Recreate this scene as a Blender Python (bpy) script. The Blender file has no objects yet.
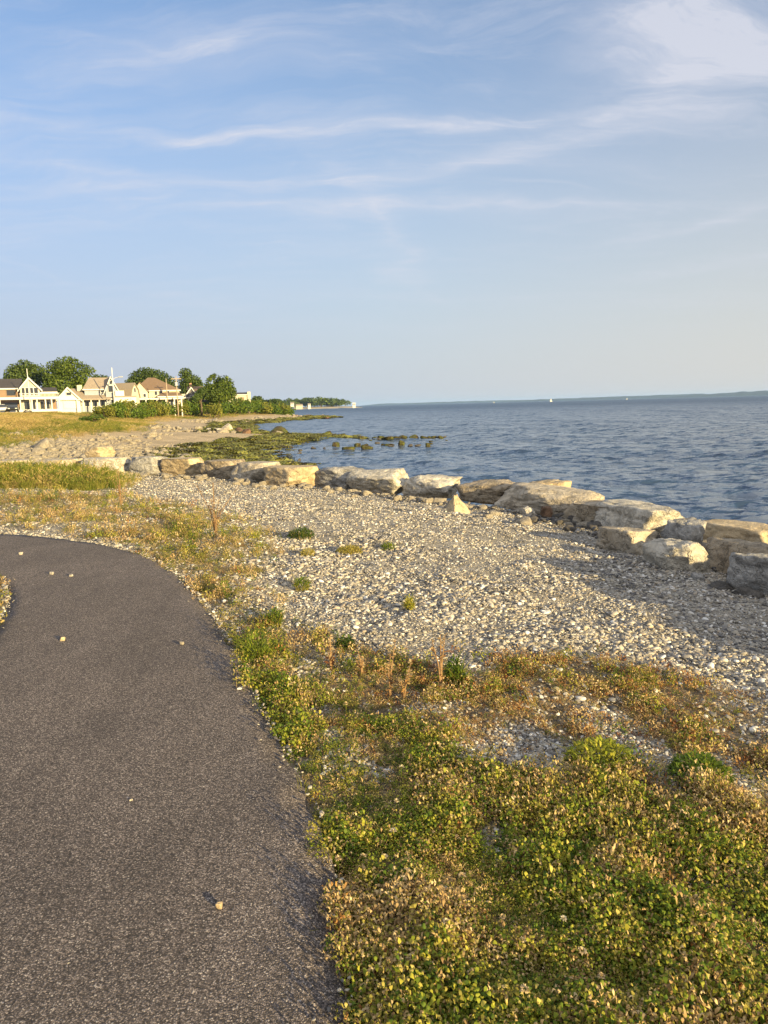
import bpy, math, random
import numpy as np
from mathutils import Vector, Matrix, Euler
R = math.radians
S = bpy.context.scene
C = S.collection

# ---------------------------------------------------------------- camera
EYE = 1.55
F = 710.0
PITCH, ROLL = 8.57, -1.47
cam_d = bpy.data.cameras.new('camera'); cam = bpy.data.objects.new('camera', cam_d); C.objects.link(cam)
cam_d.sensor_width = 36.0; cam_d.lens = F / 1024.0 * 36.0
cam_d.clip_start = 0.05; cam_d.clip_end = 60000
CR = Matrix.Rotation(R(90 - PITCH), 3, 'X') @ Matrix.Rotation(R(ROLL), 3, 'Z')
cam.matrix_world = Matrix.Translation((0, 0, EYE)) @ CR.to_4x4()
S.camera = cam

# ---------------------------------------------------------------- light
SUN_AZ, SUN_EL = 138.0, 10.0
sv = Vector((math.sin(R(SUN_AZ)) * math.cos(R(SUN_EL)), math.cos(R(SUN_AZ)) * math.cos(R(SUN_EL)), math.sin(R(SUN_EL))))
sd = bpy.data.lights.new('sun', 'SUN'); sd.energy = 5.0; sd.angle = R(0.55); sd.color = (1.0, 0.77, 0.38)
so = bpy.data.objects.new('sun', sd); C.objects.link(so); so.rotation_euler = (-sv).to_track_quat('-Z', 'Y').to_euler()
so.location = (20, -20, 12)

S.view_settings.view_transform = 'Standard'; S.view_settings.look = 'None'
S.view_settings.exposure = 1.30; S.view_settings.gamma = 1.0; S.view_settings.use_curve_mapping = False

W = bpy.data.worlds.new('World'); S.world = W; W.use_nodes = True
wt = W.node_tree; wt.nodes.clear()


class NT:
    """small helper to write node graphs"""
    def __init__(s, t): s.t = t
    def n(s, ty, **kw):
        nd = s.t.nodes.new(ty)
        for k, v in kw.items(): setattr(nd, k, v)
        return nd
    def put(s, sock, v):
        if v is None: return
        if isinstance(v, bpy.types.NodeSocket): s.t.links.new(v, sock)
        elif isinstance(v, (tuple, list)):
            sock.default_value = tuple(v) + (1,) if (sock.type == 'RGBA' and len(v) == 3) else v
        else: sock.default_value = v
    def math(s, op, a, b=None, c=None, clamp=False):
        nd = s.n('ShaderNodeMath', operation=op); nd.use_clamp = clamp
        s.put(nd.inputs[0], a); s.put(nd.inputs[1], b); s.put(nd.inputs[2], c)
        return nd.outputs[0]
    def vmath(s, op, a, b=None):
        nd = s.n('ShaderNodeVectorMath', operation=op); s.put(nd.inputs[0], a); s.put(nd.inputs[1], b)
        return nd.outputs[0]
    def mix(s, f, a, b, mode='MIX'):
        nd = s.n('ShaderNodeMix', data_type='RGBA', blend_type=mode)
        s.put(nd.inputs[0], f); s.put(nd.inputs[6], a); s.put(nd.inputs[7], b)
        return nd.outputs[2]
    def ramp(s, f, stops, interp='LINEAR'):
        nd = s.n('ShaderNodeValToRGB'); cr = nd.color_ramp; cr.interpolation = interp
        while len(cr.elements) < len(stops): cr.elements.new(0.5)
        for e, (p, c) in zip(cr.elements, stops):
            e.position = p; e.color = (c, c, c, 1) if not isinstance(c, (tuple, list)) else tuple(c) + (1,)
        s.put(nd.inputs[0], f)
        return nd.outputs[0]
    def noise(s, vec, scale, detail=4, rough=0.55, dist=0.0, out=0):
        nd = s.n('ShaderNodeTexNoise'); s.put(nd.inputs['Vector'], vec)
        nd.inputs['Scale'].default_value = scale; nd.inputs['Detail'].default_value = detail
        nd.inputs['Roughness'].default_value = rough; nd.inputs['Distortion'].default_value = dist
        return nd.outputs[out]
    def voro(s, vec, scale, feature='F1', out='Distance', rnd=1.0):
        nd = s.n('ShaderNodeTexVoronoi', feature=feature); s.put(nd.inputs['Vector'], vec)
        nd.inputs['Scale'].default_value = scale; nd.inputs['Randomness'].default_value = rnd
        return nd.outputs[out]
    def mapping(s, vec, scale=(1, 1, 1), rot=(0, 0, 0), loc=(0, 0, 0)):
        nd = s.n('ShaderNodeMapping'); s.put(nd.inputs['Vector'], vec)
        nd.inputs['Scale'].default_value = scale; nd.inputs['Rotation'].default_value = rot; nd.inputs['Location'].default_value = loc
        return nd.outputs[0]
    def bump(s, h, strength=0.5, dist=0.02, normal=None):
        nd = s.n('ShaderNodeBump'); s.put(nd.inputs['Height'], h)
        nd.inputs['Strength'].default_value = strength; nd.inputs['Distance'].default_value = dist
        if normal is not None: s.put(nd.inputs['Normal'], normal)
        return nd.outputs[0]


w = NT(wt)
sky = w.n('ShaderNodeTexSky', sky_type='NISHITA')
sky.sun_disc = False; sky.sun_elevation = R(SUN_EL); sky.sun_rotation = R(SUN_AZ)
sky.altitude = 0; sky.air_density = 1.0; sky.dust_density = 1.0; sky.ozone_density = 3.6
tc = w.n('ShaderNodeTexCoord')
sx = w.n('ShaderNodeSeparateXYZ'); w.put(sx.inputs[0], tc.outputs['Generated'])
zc = w.math('MAXIMUM', sx.outputs[2], 0.0)
# cirrus on a high flat sheet: project the direction onto the sheet
zp = w.math('ADD', zc, 0.10)
cu = w.math('DIVIDE', sx.outputs[0], zp); cv = w.math('DIVIDE', sx.outputs[1], zp)
cc = w.n('ShaderNodeCombineXYZ'); w.put(cc.inputs[0], cu); w.put(cc.inputs[1], cv)
P = cc.outputs[0]
# position on the sheet, bent a little by noise so the streaks wander
wn = w.noise(w.mapping(P, (0.9, 0.9, 1), (0, 0, 0), (4.1, 2.2, 0)), 1.0, 4, 0.55, out=1)
PW = w.vmath('ADD', P, w.vmath('SCALE', w.vmath('SUBTRACT', wn, (0.5, 0.5, 0.5)), None))
PW.node.inputs[1].links[0].from_node.inputs['Scale'].default_value = 0.75
st1 = w.noise(w.mapping(PW, (0.5, 2.6, 1), (0, 0, R(4)), (3.1, 1.7, 0)), 1.0, 8, 0.62, 0.6)
st2 = w.noise(w.mapping(PW, (0.9, 1.8, 1), (0, 0, R(-30)), (7.3, 0.2, 0)), 1.2, 8, 0.66, 0.9)
big = w.noise(w.mapping(P, (0.55, 0.55, 1), (0, 0, 0), (1.3, 5.2, 0)), 0.9, 3, 0.5, 0.4)
m1 = w.ramp(st1, [(0.47, 0.0), (0.76, 0.9)]); m2 = w.ramp(st2, [(0.47, 0.0), (0.80, 0.95)])
mb = w.ramp(big, [(0.34, 0.15), (0.62, 0.9)])
cl = w.math('MULTIPLY', w.math('MULTIPLY', w.math('ADD', m1, w.math('MULTIPLY', m2, 0.7)), 0.5), mb, clamp=True)
ps = w.n('ShaderNodeSeparateXYZ'); w.put(ps.inputs[0], PW)
st3 = w.noise(w.mapping(PW, (1.6, 5.5, 1), (0, 0, R(-14)), (2.2, 8.1, 0)), 1.6, 8, 0.7, 0.5)
cl = w.math('ADD', cl, w.math('MULTIPLY', w.math('MULTIPLY', w.ramp(st3, [(0.50, 0.0), (0.80, 0.8)]), w.ramp(st2, [(0.35, 0.0), (0.62, 1.0)])), 0.5))
def streak(u0, v0, uw, vw, slope, amt):
    """one long wisp of cirrus lying at (u0, v0) on the sheet"""
    global cl
    du = w.math('SUBTRACT', ps.outputs[0], u0)
    dv = w.math('SUBTRACT', w.math('SUBTRACT', ps.outputs[1], v0), w.math('MULTIPLY', du, slope))
    q = w.math('ADD', w.math('POWER', w.math('ABSOLUTE', w.math('DIVIDE', du, uw)), 2.0), w.math('POWER', w.math('ABSOLUTE', w.math('DIVIDE', dv, vw)), 1.6))
    g = w.math('POWER', 2.718, w.math('MULTIPLY', q, -1.0))
    g = w.math('MULTIPLY', w.math('MULTIPLY', g, w.math('MULTIPLY', w.ramp(st2, [(0.30, 0.12), (0.66, 1.0)]), w.ramp(st3, [(0.30, 0.45), (0.65, 1.15)]))), amt)
    cl = w.math('ADD', cl, g)
def wisp(p0, p1, vw, amt):
    """a wisp between two places of the sky"""
    q = []
    for px, py in (p0, p1):
        dv = (CR @ Vector(((px - 384) / F, -(py - 512) / F, -1.0))).normalized(); q.append((dv.x / (dv.z + 0.10), dv.y / (dv.z + 0.10)))
    (u0, v0), (u1, v1) = q; du = u1 - u0 if abs(u1 - u0) > 0.08 else 0.08
    streak((u0 + u1) / 2, (v0 + v1) / 2, abs(du) * 0.62, vw, (v1 - v0) / du, amt)
for wp_ in (((-20, 108), (240, 128), .05, .8), ((200, 132), (420, 128), .045, .6), ((380, 130), (570, 112), .05, .7), ((20, 155), (250, 190), .05, .45), ((120, 188), (360, 186), .05, .75), ((170, 205), (330, 216), .04, .6),
            ((340, 215), (600, 205), .05, .85), ((350, 190), (440, 290), .22, .55), ((370, 255), (430, 285), .15, .5), ((440, 175), (650, 130), .07, .7), ((500, 150), (700, 95), .08, .6), ((640, 40), (800, 30), .24, 1.3), ((660, 95), (790, 60), .14, .8),
            ((610, 238), (700, 226), .07, .8), ((690, 225), (790, 200), .10, .75), ((90, 10), (330, 60), .10, .4), ((0, 250), (60, 285), .12, .35), ((60, 285), (260, 310), .12, .3), ((600, 285), (780, 262), .10, .4)):
    wisp(*wp_)
fade = w.ramp(zc, [(0.0, 0.0), (0.06, 0.3), (0.25, 1.0)])
cl = w.math('MINIMUM', w.math('MULTIPLY', w.math('MULTIPLY', cl, fade), 0.85), 0.8)
SKY_S = 0.097
# milky veil low over the sea, paler and warmer towards the sun's side, then cirrus, over the physical sky
veil = w.ramp(zc, [(0.0, 0.97), (0.08, 0.88), (0.22, 0.64), (0.42, 0.24), (0.7, 0.06)])
side = w.ramp(w.math('ADD', w.math('MULTIPLY', sx.outputs[0], 0.9), 0.5), [(0.1, (2.2, 2.36, 2.9)), (0.5, (2.5, 2.7, 2.98)), (0.9, (2.92, 2.88, 2.80))])
col = w.mix(veil, sky.outputs[0], side)
col = w.mix(cl, col, (3.1, 3.15, 3.5))
# added fill: unseen sky overhead and behind the camera brightened to lift the shade
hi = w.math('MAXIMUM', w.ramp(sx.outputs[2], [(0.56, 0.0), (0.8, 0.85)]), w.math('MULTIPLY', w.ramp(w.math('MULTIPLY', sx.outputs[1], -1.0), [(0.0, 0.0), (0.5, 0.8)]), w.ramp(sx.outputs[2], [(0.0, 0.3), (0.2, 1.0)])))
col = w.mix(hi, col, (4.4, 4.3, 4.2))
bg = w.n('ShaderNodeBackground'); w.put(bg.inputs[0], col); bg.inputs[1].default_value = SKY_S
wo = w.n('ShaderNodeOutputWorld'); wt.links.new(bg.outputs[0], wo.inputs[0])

# ---------------------------------------------------------------- geometry helpers
rng = np.random.default_rng(7)
rnd = random.Random(11)


def ray(px, py):
    return CR @ Vector(((px - 384) / F, -(py - 512) / F, -1.0))


def gp(px, py, z=0.0):
    """world point where the sight line through a photo point meets height z"""
    d = ray(px, py); t = (z - EYE) / d.z
    return np.array((d.x * t, d.y * t, z))


def project(p):
    q = (np.asarray(p, float) - np.array((0, 0, EYE))) @ np.array(CR); return 384 + F * q[:, 0] / -q[:, 2], 512 - F * q[:, 1] / -q[:, 2]


def at(px, py, Y):
    d = ray(px, py); t = Y / d.y
    return np.array((d.x * t, Y, EYE + d.z * t))


def _h(ix, iy, iz, seed):
    n = (ix * 374761393 + iy * 668265263 + iz * 2147483647 + seed * 974711) & 0xFFFFFFFF
    n = ((n ^ (n >> 13)) * 1274126177) & 0xFFFFFFFF
    n = (n ^ (n >> 16)) & 0xFFFFFFFF
    return n / 4294967295.0


def vnoise(p, seed=0):
    p = np.asarray(p, float); i = np.floor(p).astype(np.int64); f = p - i; u = f * f * (3 - 2 * f)
    r = 0
    for a in (0, 1):
        for b in (0, 1):
            for c in (0, 1):
                wgt = (u[:, 0] if a else 1 - u[:, 0]) * (u[:, 1] if b else 1 - u[:, 1]) * (u[:, 2] if c else 1 - u[:, 2])
                r = r + wgt * _h(i[:, 0] + a, i[:, 1] + b, i[:, 2] + c, seed)
    return r


def fbm(p, octv=4, seed=0, gain=0.5):
    p = np.asarray(p, float); a, t, s = 1.0, 0, 0
    for k in range(octv):
        t = t + a * vnoise(p * 2 ** k + 17.3 * k, seed + k); s += a; a *= gain
    return t / s


def fb2(x, y, sc, octv=3, seed=0):
    return fbm(np.stack([x * sc, y * sc, np.full_like(x, 0.5)], 1), octv, seed)


def sstep(a, b, x):
    t = np.clip((x - a) / (b - a), 0, 1); return t * t * (3 - 2 * t)


def segdist(x, y, pts):
    d = np.full(x.shape, 1e9)
    for (ax, ay), (bx, by) in zip(pts[:-1], pts[1:]):
        vx, vy = bx - ax, by - ay; L = vx * vx + vy * vy + 1e-12
        t = np.clip(((x - ax) * vx + (y - ay) * vy) / L, 0, 1)
        d = np.minimum(d, np.hypot(x - ax - t * vx, y - ay - t * vy))
    return d


def inside(x, y, poly):
    r = np.zeros(x.shape, bool); n = len(poly)
    for i in range(n):
        ax, ay = poly[i]; bx, by = poly[(i + 1) % n]
        if ay == by: continue
        c = (ay > y) != (by > y)
        r ^= c & (x < (bx - ax) * (y - ay) / (by - ay) + ax)
    return r


def sdpoly(x, y, poly):
    d = segdist(x, y, list(poly) + [poly[0]])
    return np.where(inside(x, y, poly), d, -d)


def fastmesh(name, V, Fc, smooth=False):
    V = np.ascontiguousarray(V, np.float32); Fc = np.ascontiguousarray(Fc, np.int32)
    me = bpy.data.meshes.new(name); k = Fc.shape[1]; n = len(Fc)
    me.vertices.add(len(V)); me.vertices.foreach_set('co', V.ravel())
    me.loops.add(n * k); me.loops.foreach_set('vertex_index', Fc.ravel())
    me.polygons.add(n); me.polygons.foreach_set('loop_start', np.arange(0, n * k, k, dtype=np.int32))
    me.polygons.foreach_set('loop_total', np.full(n, k, np.int32))
    if smooth: me.polygons.foreach_set('use_smooth', np.ones(n, bool))
    me.update(calc_edges=True); me.validate()
    return me


def link(name, me, mat=None, parent=None, loc=(0, 0, 0), rz=0.0):
    o = bpy.data.objects.new(name, me); C.objects.link(o)
    o.location = loc; o.rotation_euler = (0, 0, rz)
    if mat is not None and me is not None:
        me.materials.clear(); me.materials.append(mat)
    if parent is not None: o.parent = parent
    return o


def tag(o, label=None, cat=None, group=None, kind=None):
    if label: o['label'] = label
    if cat: o['category'] = cat
    if group: o['group'] = group
    if kind: o['kind'] = kind
    return o


def empty(name, loc, label, cat, group=None, rz=0.0):
    o = bpy.data.objects.new(name, None); C.objects.link(o); o.location = loc; o.rotation_euler = (0, 0, rz)
    o.empty_display_size = 0.2
    return tag(o, label, cat, group)


def copy_tree(o, parent=None):
    c = o.copy(); C.objects.link(c)
    if parent is not None: c.parent = parent
    for ch in list(o.children): copy_tree(ch, c)
    return c


class MB:
    """collects shapes, builds ONE mesh"""
    def __init__(s): s.v = []; s.f = []
    def add(s, v, f):
        b = len(s.v); s.v += [tuple(map(float, p)) for p in v]; s.f += [tuple(i + b for i in q) for q in f]; return s
    def box(s, x0, x1, y0, y1, z0, z1):
        v = [(x, y, z) for z in (z0, z1) for y in (y0, y1) for x in (x0, x1)]
        return s.add(v, [(0, 2, 3, 1), (4, 5, 7, 6), (0, 1, 5, 4), (2, 6, 7, 3), (0, 4, 6, 2), (1, 3, 7, 5)])
    def prism(s, prof, a0, a1, axis='y'):
        """closed profile of (u, z) swept along an axis"""
        n = len(prof)
        if axis == 'y': v = [(u, a0, z) for u, z in prof] + [(u, a1, z) for u, z in prof]
        else: v = [(a0, u, z) for u, z in prof] + [(a1, u, z) for u, z in prof]
        f = [tuple(range(n)), tuple(range(2 * n - 1, n - 1, -1))] + [(i, i + n, (i + 1) % n + n, (i + 1) % n) for i in range(n)]
        return s.add(v, f)
    def tube(s, pts, rad, n=7, cap=True):
        pts = [Vector(p) for p in pts]; b = len(s.v)
        for i, p in enumerate(pts):
            t = (pts[min(i + 1, len(pts) - 1)] - pts[max(i - 1, 0)]).normalized()
            a = t.cross(Vector((0, 0, 1)) if abs(t.z) < 0.9 else Vector((1, 0, 0))).normalized(); c = t.cross(a)
            r = rad[i] if isinstance(rad, (list, tuple)) else rad
            for k in range(n):
                q = 2 * math.pi * k / n; s.v.append(tuple(p + a * math.cos(q) * r + c * math.sin(q) * r))
        for i in range(len(pts) - 1):
            for k in range(n):
                s.f.append((b + i * n + k, b + i * n + (k + 1) % n, b + (i + 1) * n + (k + 1) % n, b + (i + 1) * n + k))
        if cap:
            s.f.append(tuple(b + k for k in range(n))[::-1]); e = b + (len(pts) - 1) * n
            s.f.append(tuple(e + k for k in range(n)))
        return s
    def build(s, name, mat, parent=None, smooth=False, bevel=0.0):
        me = bpy.data.meshes.new(name); me.from_pydata(s.v, [], s.f); me.update()
        import bmesh
        bm = bmesh.new(); bm.from_mesh(me); bmesh.ops.recalc_face_normals(bm, faces=bm.faces); bm.to_mesh(me); bm.free()
        if smooth:
            for p in me.polygons: p.use_smooth = True
        o = link(name, me, mat, parent)
        if bevel:
            m = o.modifiers.new('bevel', 'BEVEL'); m.width = bevel; m.segments = 2
        return o


# ---------------------------------------------------------------- materials
def new_mat(name):
    m = bpy.data.materials.new(name); m.use_nodes = True; m.node_tree.nodes.clear()
    t = NT(m.node_tree); out = t.n('ShaderNodeOutputMaterial')
    return m, t, out


def principled(t, out, color, rough=0.8, normal=None, spec=0.3, **kw):
    b = t.n('ShaderNodeBsdfPrincipled'); t.put(b.inputs['Base Color'], color); t.put(b.inputs['Roughness'], rough)
    b.inputs['Specular IOR Level'].default_value = spec
    if normal is not None: t.put(b.inputs['Normal'], normal)
    for k, v in kw.items(): t.put(b.inputs[k], v)
    t.t.links.new(b.outputs[0], out.inputs['Surface'])
    return b


def simple_mat(name, color, rough=0.7, var=0.18, scale=6.0, bump=0.0, spec=0.3):
    m, t, out = new_mat(name)
    co = t.n('ShaderNodeTexCoord').outputs['Object']
    n = t.noise(co, scale, 5, 0.6)
    lo = tuple(c * (1 - var) for c in color); hi = tuple(min(1, c * (1 + var)) for c in color)
    c = t.ramp(n, [(0.3, lo), (0.7, hi)])
    principled(t, out, c, rough, t.bump(n, bump, 0.02) if bump else None, spec)
    return m


def leaf_mat(name, stops, trans=0.35, nscale=None, rough=0.6):
    """leaf: hue varies with the individual (instance) and a soft noise"""
    m, t, out = new_mat(name)
    oi = t.n('ShaderNodeObjectInfo').outputs['Random']
    if nscale:
        geo = t.n('ShaderNodeNewGeometry')
        co = t.n('ShaderNodeTexCoord').outputs['Object']
        isl = geo.outputs['Random Per Island']
        f = t.math('ADD', t.math('MULTIPLY', t.noise(co, nscale, 3), 0.55), t.math('MULTIPLY', isl, 0.45))
        f = t.math('ADD', t.math('MULTIPLY', f, 0.92), t.math('MULTIPLY', oi, 0.08))
    else:
        geo = t.n('ShaderNodeNewGeometry')
        f = t.math('ADD', t.math('MULTIPLY', oi, 0.7), t.math('MULTIPLY', geo.outputs['Random Per Island'], 0.3))
    c = t.ramp(f, stops)
    d = t.n('ShaderNodeBsdfPrincipled'); t.put(d.inputs['Base Color'], c); d.inputs['Roughness'].default_value = rough
    d.inputs['Specular IOR Level'].default_value = 0.25
    tr = t.n('ShaderNodeBsdfTranslucent'); t.put(tr.inputs[0], c)
    mx = t.n('ShaderNodeMixShader'); mx.inputs[0].default_value = trans
    t.t.links.new(d.outputs[0], mx.inputs[1]); t.t.links.new(tr.outputs[0], mx.inputs[2]); t.t.links.new(mx.outputs[0], out.inputs[0])
    return m


def stone_mat(name, stops, scale=3.0, bump=0.5, dark=0.5, rough=0.9, moss=None):
    m, t, out = new_mat(name)
    co = t.n('ShaderNodeTexCoord').outputs['Object']; oi = t.n('ShaderNodeObjectInfo').outputs['Random']
    off = t.n('ShaderNodeCombineXYZ'); t.put(off.inputs[0], t.math('MULTIPLY', oi, 37.0)); t.put(off.inputs[1], t.math('MULTIPLY', oi, 91.0))
    p = t.vmath('ADD', co, off.outputs[0])
    n1 = t.noise(p, scale, 8, 0.62, 0.5); n2 = t.noise(p, scale * 7, 6, 0.7); n3 = t.noise(t.mapping(p, (1, 1, 1.6), (0.5, 0.3, 0)), scale * 1.2, 6, 0.6, 1.0)
    base = t.ramp(t.math('ADD', t.math('MULTIPLY', n1, 0.75), t.math('MULTIPLY', n2, 0.25)), stops)
    st = t.ramp(n3, [(0.36, dark), (0.56, 1.0)])
    base = t.mix(1.0, base, st, 'MULTIPLY')
    sp = t.ramp(t.noise(p, scale * 40, 3, 0.7), [(0.3, 0.72), (0.6, 1.12)])
    base = t.mix(1.0, base, sp, 'MULTIPLY')
    if moss:
        z = t.n('ShaderNodeSeparateXYZ'); t.put(z.inputs[0], co)
        base = t.mix(t.ramp(n1, [(0.42, 0.0), (0.58, 0.9)]), base, moss)
    cr = t.ramp(t.voro(t.vmath('ADD', p, t.vmath('SCALE', t.noise(p, scale * 2, 4, out=1))), scale * 0.9, 'DISTANCE_TO_EDGE'), [(0.0, 0.0), (0.05, 1.0)])
    h = t.math('ADD', t.math('MULTIPLY', n1, 1.2), t.math('ADD', t.math('MULTIPLY', n2, 0.5), t.math('MULTIPLY', n3, 0.9)))
    fine = t.math('ADD', h, t.math('MULTIPLY', t.math('SUBTRACT', 1.0, cr), -0.8)); principled(t, out, base, rough, t.bump(fine, bump, 0.13), 0.25)
    return m


# ---------------------------------------------------------------- terrain
SEA = -1.7
SHORE = [(40, -60), (14, -14), (10.5, -3), (9.0, 3), (7.4, 7.5), (6.2, 11), (5.0, 14.5), (2.6, 18.2), (-0.3, 21.0), (-2.5, 25), (-5.0, 38), (-8.4, 49), (-9.5, 58),
         (-8, 66), (-3, 72), (-6, 80), (-17, 92), (-19, 105), (-27, 140), (-24, 165), (-17, 200), (-13, 214), (-17, 224), (-34, 238), (-62, 300), (-200, 600), (-700, 1500),
         (-11000, 7000), (-11000, -11000), (40, -11000)]
WALL = [(9.2, -9), (7.8, -1), (6.7, 4), (5.15, 8.7), (4.5, 11), (3.4, 13.6), (1.8, 15.6), (-1, 18.8), (-6, 23.4), (-13.8, 28.2), (-40, 38), (-300, 60)]
CAMSIDE = WALL + [(-300, -300), (9.2, -300)]
PR = [(-0.13, -8), (-0.09, 0.2), (-0.12, 1.59), (-0.19, 2.1), (-0.32, 2.61), (-0.49, 3.05), (-0.71, 3.6), (-1.0, 4.4), (-1.4, 5.4), (-1.9, 6.45), (-2.55, 7.5), (-3.3, 8.25), (-4.2, 8.85), (-5.2, 9.3), (-8, 9.9), (-14, 10.3), (-30, 10.6)]
PL = [(-2.0, -8), (-2.0, 0.2), (-2.05, 1.5), (-2.15, 2.4), (-2.3, 3.2), (-2.5, 4.0), (-2.75, 4.7), (-3.0, 5.4), (-3.2, 5.9), (-3.62, 6.6), (-4.2, 7.1), (-4.9, 7.5), (-6.2, 7.9), (-7.0, 8.05), (-9, 8.2), (-14, 8.4), (-30, 8.6)]
PATH = PR + PL[::-1]


def height(x, y, micro=True):
    x = np.asarray(x, float); y = np.asarray(y, float)
    d = sdpoly(x, y, SHORE); s = sdpoly(x, y, CAMSIDE)
    zf = np.interp(d, [-400, -60, -12, -3, 0, 4, 10, 16, 22, 32, 60, 200, 3000], [-8, -6, -4, -2.3, -1.72, -1.45, -1.05, -0.55, 0.1, 1.35, 2.0, 3.5, 8])
    zn = np.interp(s, [0, 1.2, 3.5, 7.0, 9, 60], [-0.68, -0.6, -0.36, -0.06, -0.035, -0.035])
    t = sstep(-0.9, 0.0, s)
    z = zn * t + zf * (1 - t)
    if micro:
        near = sstep(60, 20, np.hypot(x, y))
        pd = sdpoly(x, y, PATH)
        off = sstep(0.0, 0.35, -pd)
        z = z + near * off * ((fb2(x, y, 1.3, 3, 5) - 0.5) * 0.14 + (fb2(x, y, 3.4, 2, 6) - 0.5) * 0.07 + (fb2(x, y, 9.0, 2, 8) - 0.5) * 0.025)
        far = 1 - near
        z = z + far * np.clip(d / 6, 0, 1) * (fb2(x, y, 0.12, 4, 3) - 0.5) * 0.7
        z = np.where(pd > -0.02, np.minimum(z, -0.045), z)
    return z


def hz(x, y):
    return float(height(np.array([x]), np.array([y]))[0])


# vegetation masks in ground coordinates --------------------------------------------------
def G(pts, z=-0.05): return [tuple(gp(a, b, z)[:2]) for a, b in pts]


PATCH = [(-0.1, -4), (-0.12, 1.4)] + G([(322, 930), (306, 850), (288, 770), (268, 705), (300, 672), (345, 668), (400, 655), (450, 660), (500, 648), (560, 652), (610, 636), (660, 648), (700, 668), (735, 700), (768, 735), (860, 800)], -0.08) + [(3.4, 2.1), (4.6, 0), (5.5, -4)]
TOPL = G([(0, 522), (60, 527), (110, 537), (150, 549), (190, 574), (215, 604), (240, 650), (266, 702), (282, 690), (276, 650), (248, 612), (232, 585), (240, 562), (262, 548), (245, 535), (200, 510), (120, 492), (0, 494), (-200, 494)], -0.05) + [(-20, 11.0)]
TALL = G([(-260, 470), (0, 474), (100, 472), (132, 478), (132, 492), (100, 498), (0, 500), (-260, 500)], -0.25)
INNER = [p for p in PL] + [(-30, -8)]


def veg(x, y):
    """0..1 cover of low plants"""
    n = fb2(x, y, 2.2, 3, 21) - 0.5; n2 = fb2(x, y, 6.0, 2, 31) - 0.5
    a = sstep(-0.5, 0.2, sdpoly(x, y, PATCH) + n * 1.2 + n2 * 0.5)
    hole = np.zeros_like(x)
    for px, py, r, k in ((545, 735, 0.30, .85), (660, 740, 0.26, 0.8), (618, 712, 0.26, .7), (330, 735, 0.08, .6), (505, 830, .14, .6), (735, 740, .25, .8), (470, 745, .2, .5)):
        q = gp(px, py, -0.06); hole = np.maximum(hole, k * sstep(r, r * 0.35, np.hypot((x - q[0]), (y - q[1]) * 0.6) + n2 * 0.3))
    a = a * (1 - hole) * (0.62 + 0.38 * sstep(0.34, 0.5, fb2(x, y, 3.2, 3, 77)))
    b = sstep(-0.55, 0.3, sdpoly(x, y, TOPL) + n * 1.3 + n2 * 0.7) * (0.38 + 0.62 * sstep(0.38, 0.56, fb2(x, y, 1.8, 3, 41)))
    c = sstep(-0.1, 0.25, sdpoly(x, y, INNER) + n2 * 0.2)
    pd = sdpoly(x, y, PATH)
    return np.clip(np.maximum(np.maximum(a, b), c), 0, 1) * sstep(0.03, -0.03, pd + n2 * 0.16)


def lin(r, g, b):
    f = lambda c: ((c / 255 + 0.055) / 1.055) ** 2.4 if c > 10 else c / 255 / 12.92
    return np.array((f(r), f(g), f(b)))


SECT = R(50)
ang = np.concatenate([np.linspace(-SECT, SECT, 420), np.linspace(SECT, 2 * math.pi - SECT, 110)[1:-1]])
rad = np.concatenate([[0.0], np.geomspace(0.35, 14000, 430)])
AA, RR = np.meshgrid(ang, rad)
tx, ty = (np.sin(AA) * RR).ravel(), (np.cos(AA) * RR).ravel()
tz = height(tx, ty)
na, nr = len(ang), len(rad)
ii, jj = np.meshgrid(np.arange(nr - 1), np.arange(na), indexing='ij'); j2 = (jj + 1) % na
TF = np.stack([ii * na + jj, ii * na + j2, (ii + 1) * na + j2, (ii + 1) * na + jj], -1).reshape(-1, 4)[:, ::-1]
gme = fastmesh('ground', np.stack([tx, ty, tz], 1), TF, True)
d = sdpoly(tx, ty, SHORE); s_ = sdpoly(tx, ty, CAMSIDE); vv = veg(tx, ty)
gravel = np.array((0.27, 0.245, 0.205)); soil = np.array((0.11, 0.08, 0.045)); sand = np.array((0.42, 0.33, 0.21)); wet = np.array((0.09, 0.08, 0.06))
weed = np.array((0.13, 0.13, 0.03)); grass = np.array((0.17, 0.16, 0.045)); straw = np.array((0.40, 0.29, 0.13))
col = np.tile(gravel, (len(tx), 1))
def blend(m, c):
    global col
    m = np.clip(m, 0, 1)[:, None]; col = col * (1 - m) + np.asarray(c) * m
far = sstep(0.2, -0.6, s_)
nf = fb2(tx, ty, 0.25, 4, 51); nf2 = fb2(tx, ty, 0.08, 3, 61)
blend(far, sand)
blend(far * sstep(14, 20, d + (nf - .5) * 6), straw)
blend(far * sstep(17, 24, d + (nf2 - .5) * 10), grass)
blend(far * sstep(7.5, 4.5, d + (nf - .5) * 5) * sstep(20, 45, ty), weed)
blend(far * sstep(2.0, -0.5, d), wet)
blend((1 - far) * sstep(0.75, 0.2, s_ + (nf - .5)), np.array((0.15, 0.135, 0.11)))  # ground darkened along the wall foot, mostly shade put into its colour
blend((1 - far) * vv * 0.9, soil); blend((1 - far) * vv * 0.8 * sstep(5.5, 8.0, ty), np.array((0.30, 0.225, 0.095)))
blend((1 - far) * sstep(-0.1, 0.5, sdpoly(tx, ty, TALL)), grass)
blend((1 - far) * sstep(0.0, 0.8, sdpoly(tx, ty, INNER)), grass)
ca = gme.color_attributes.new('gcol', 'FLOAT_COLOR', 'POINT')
ca.data.foreach_set('color', np.concatenate([col, np.ones((len(col), 1))], 1).astype(np.float32).ravel())

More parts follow.
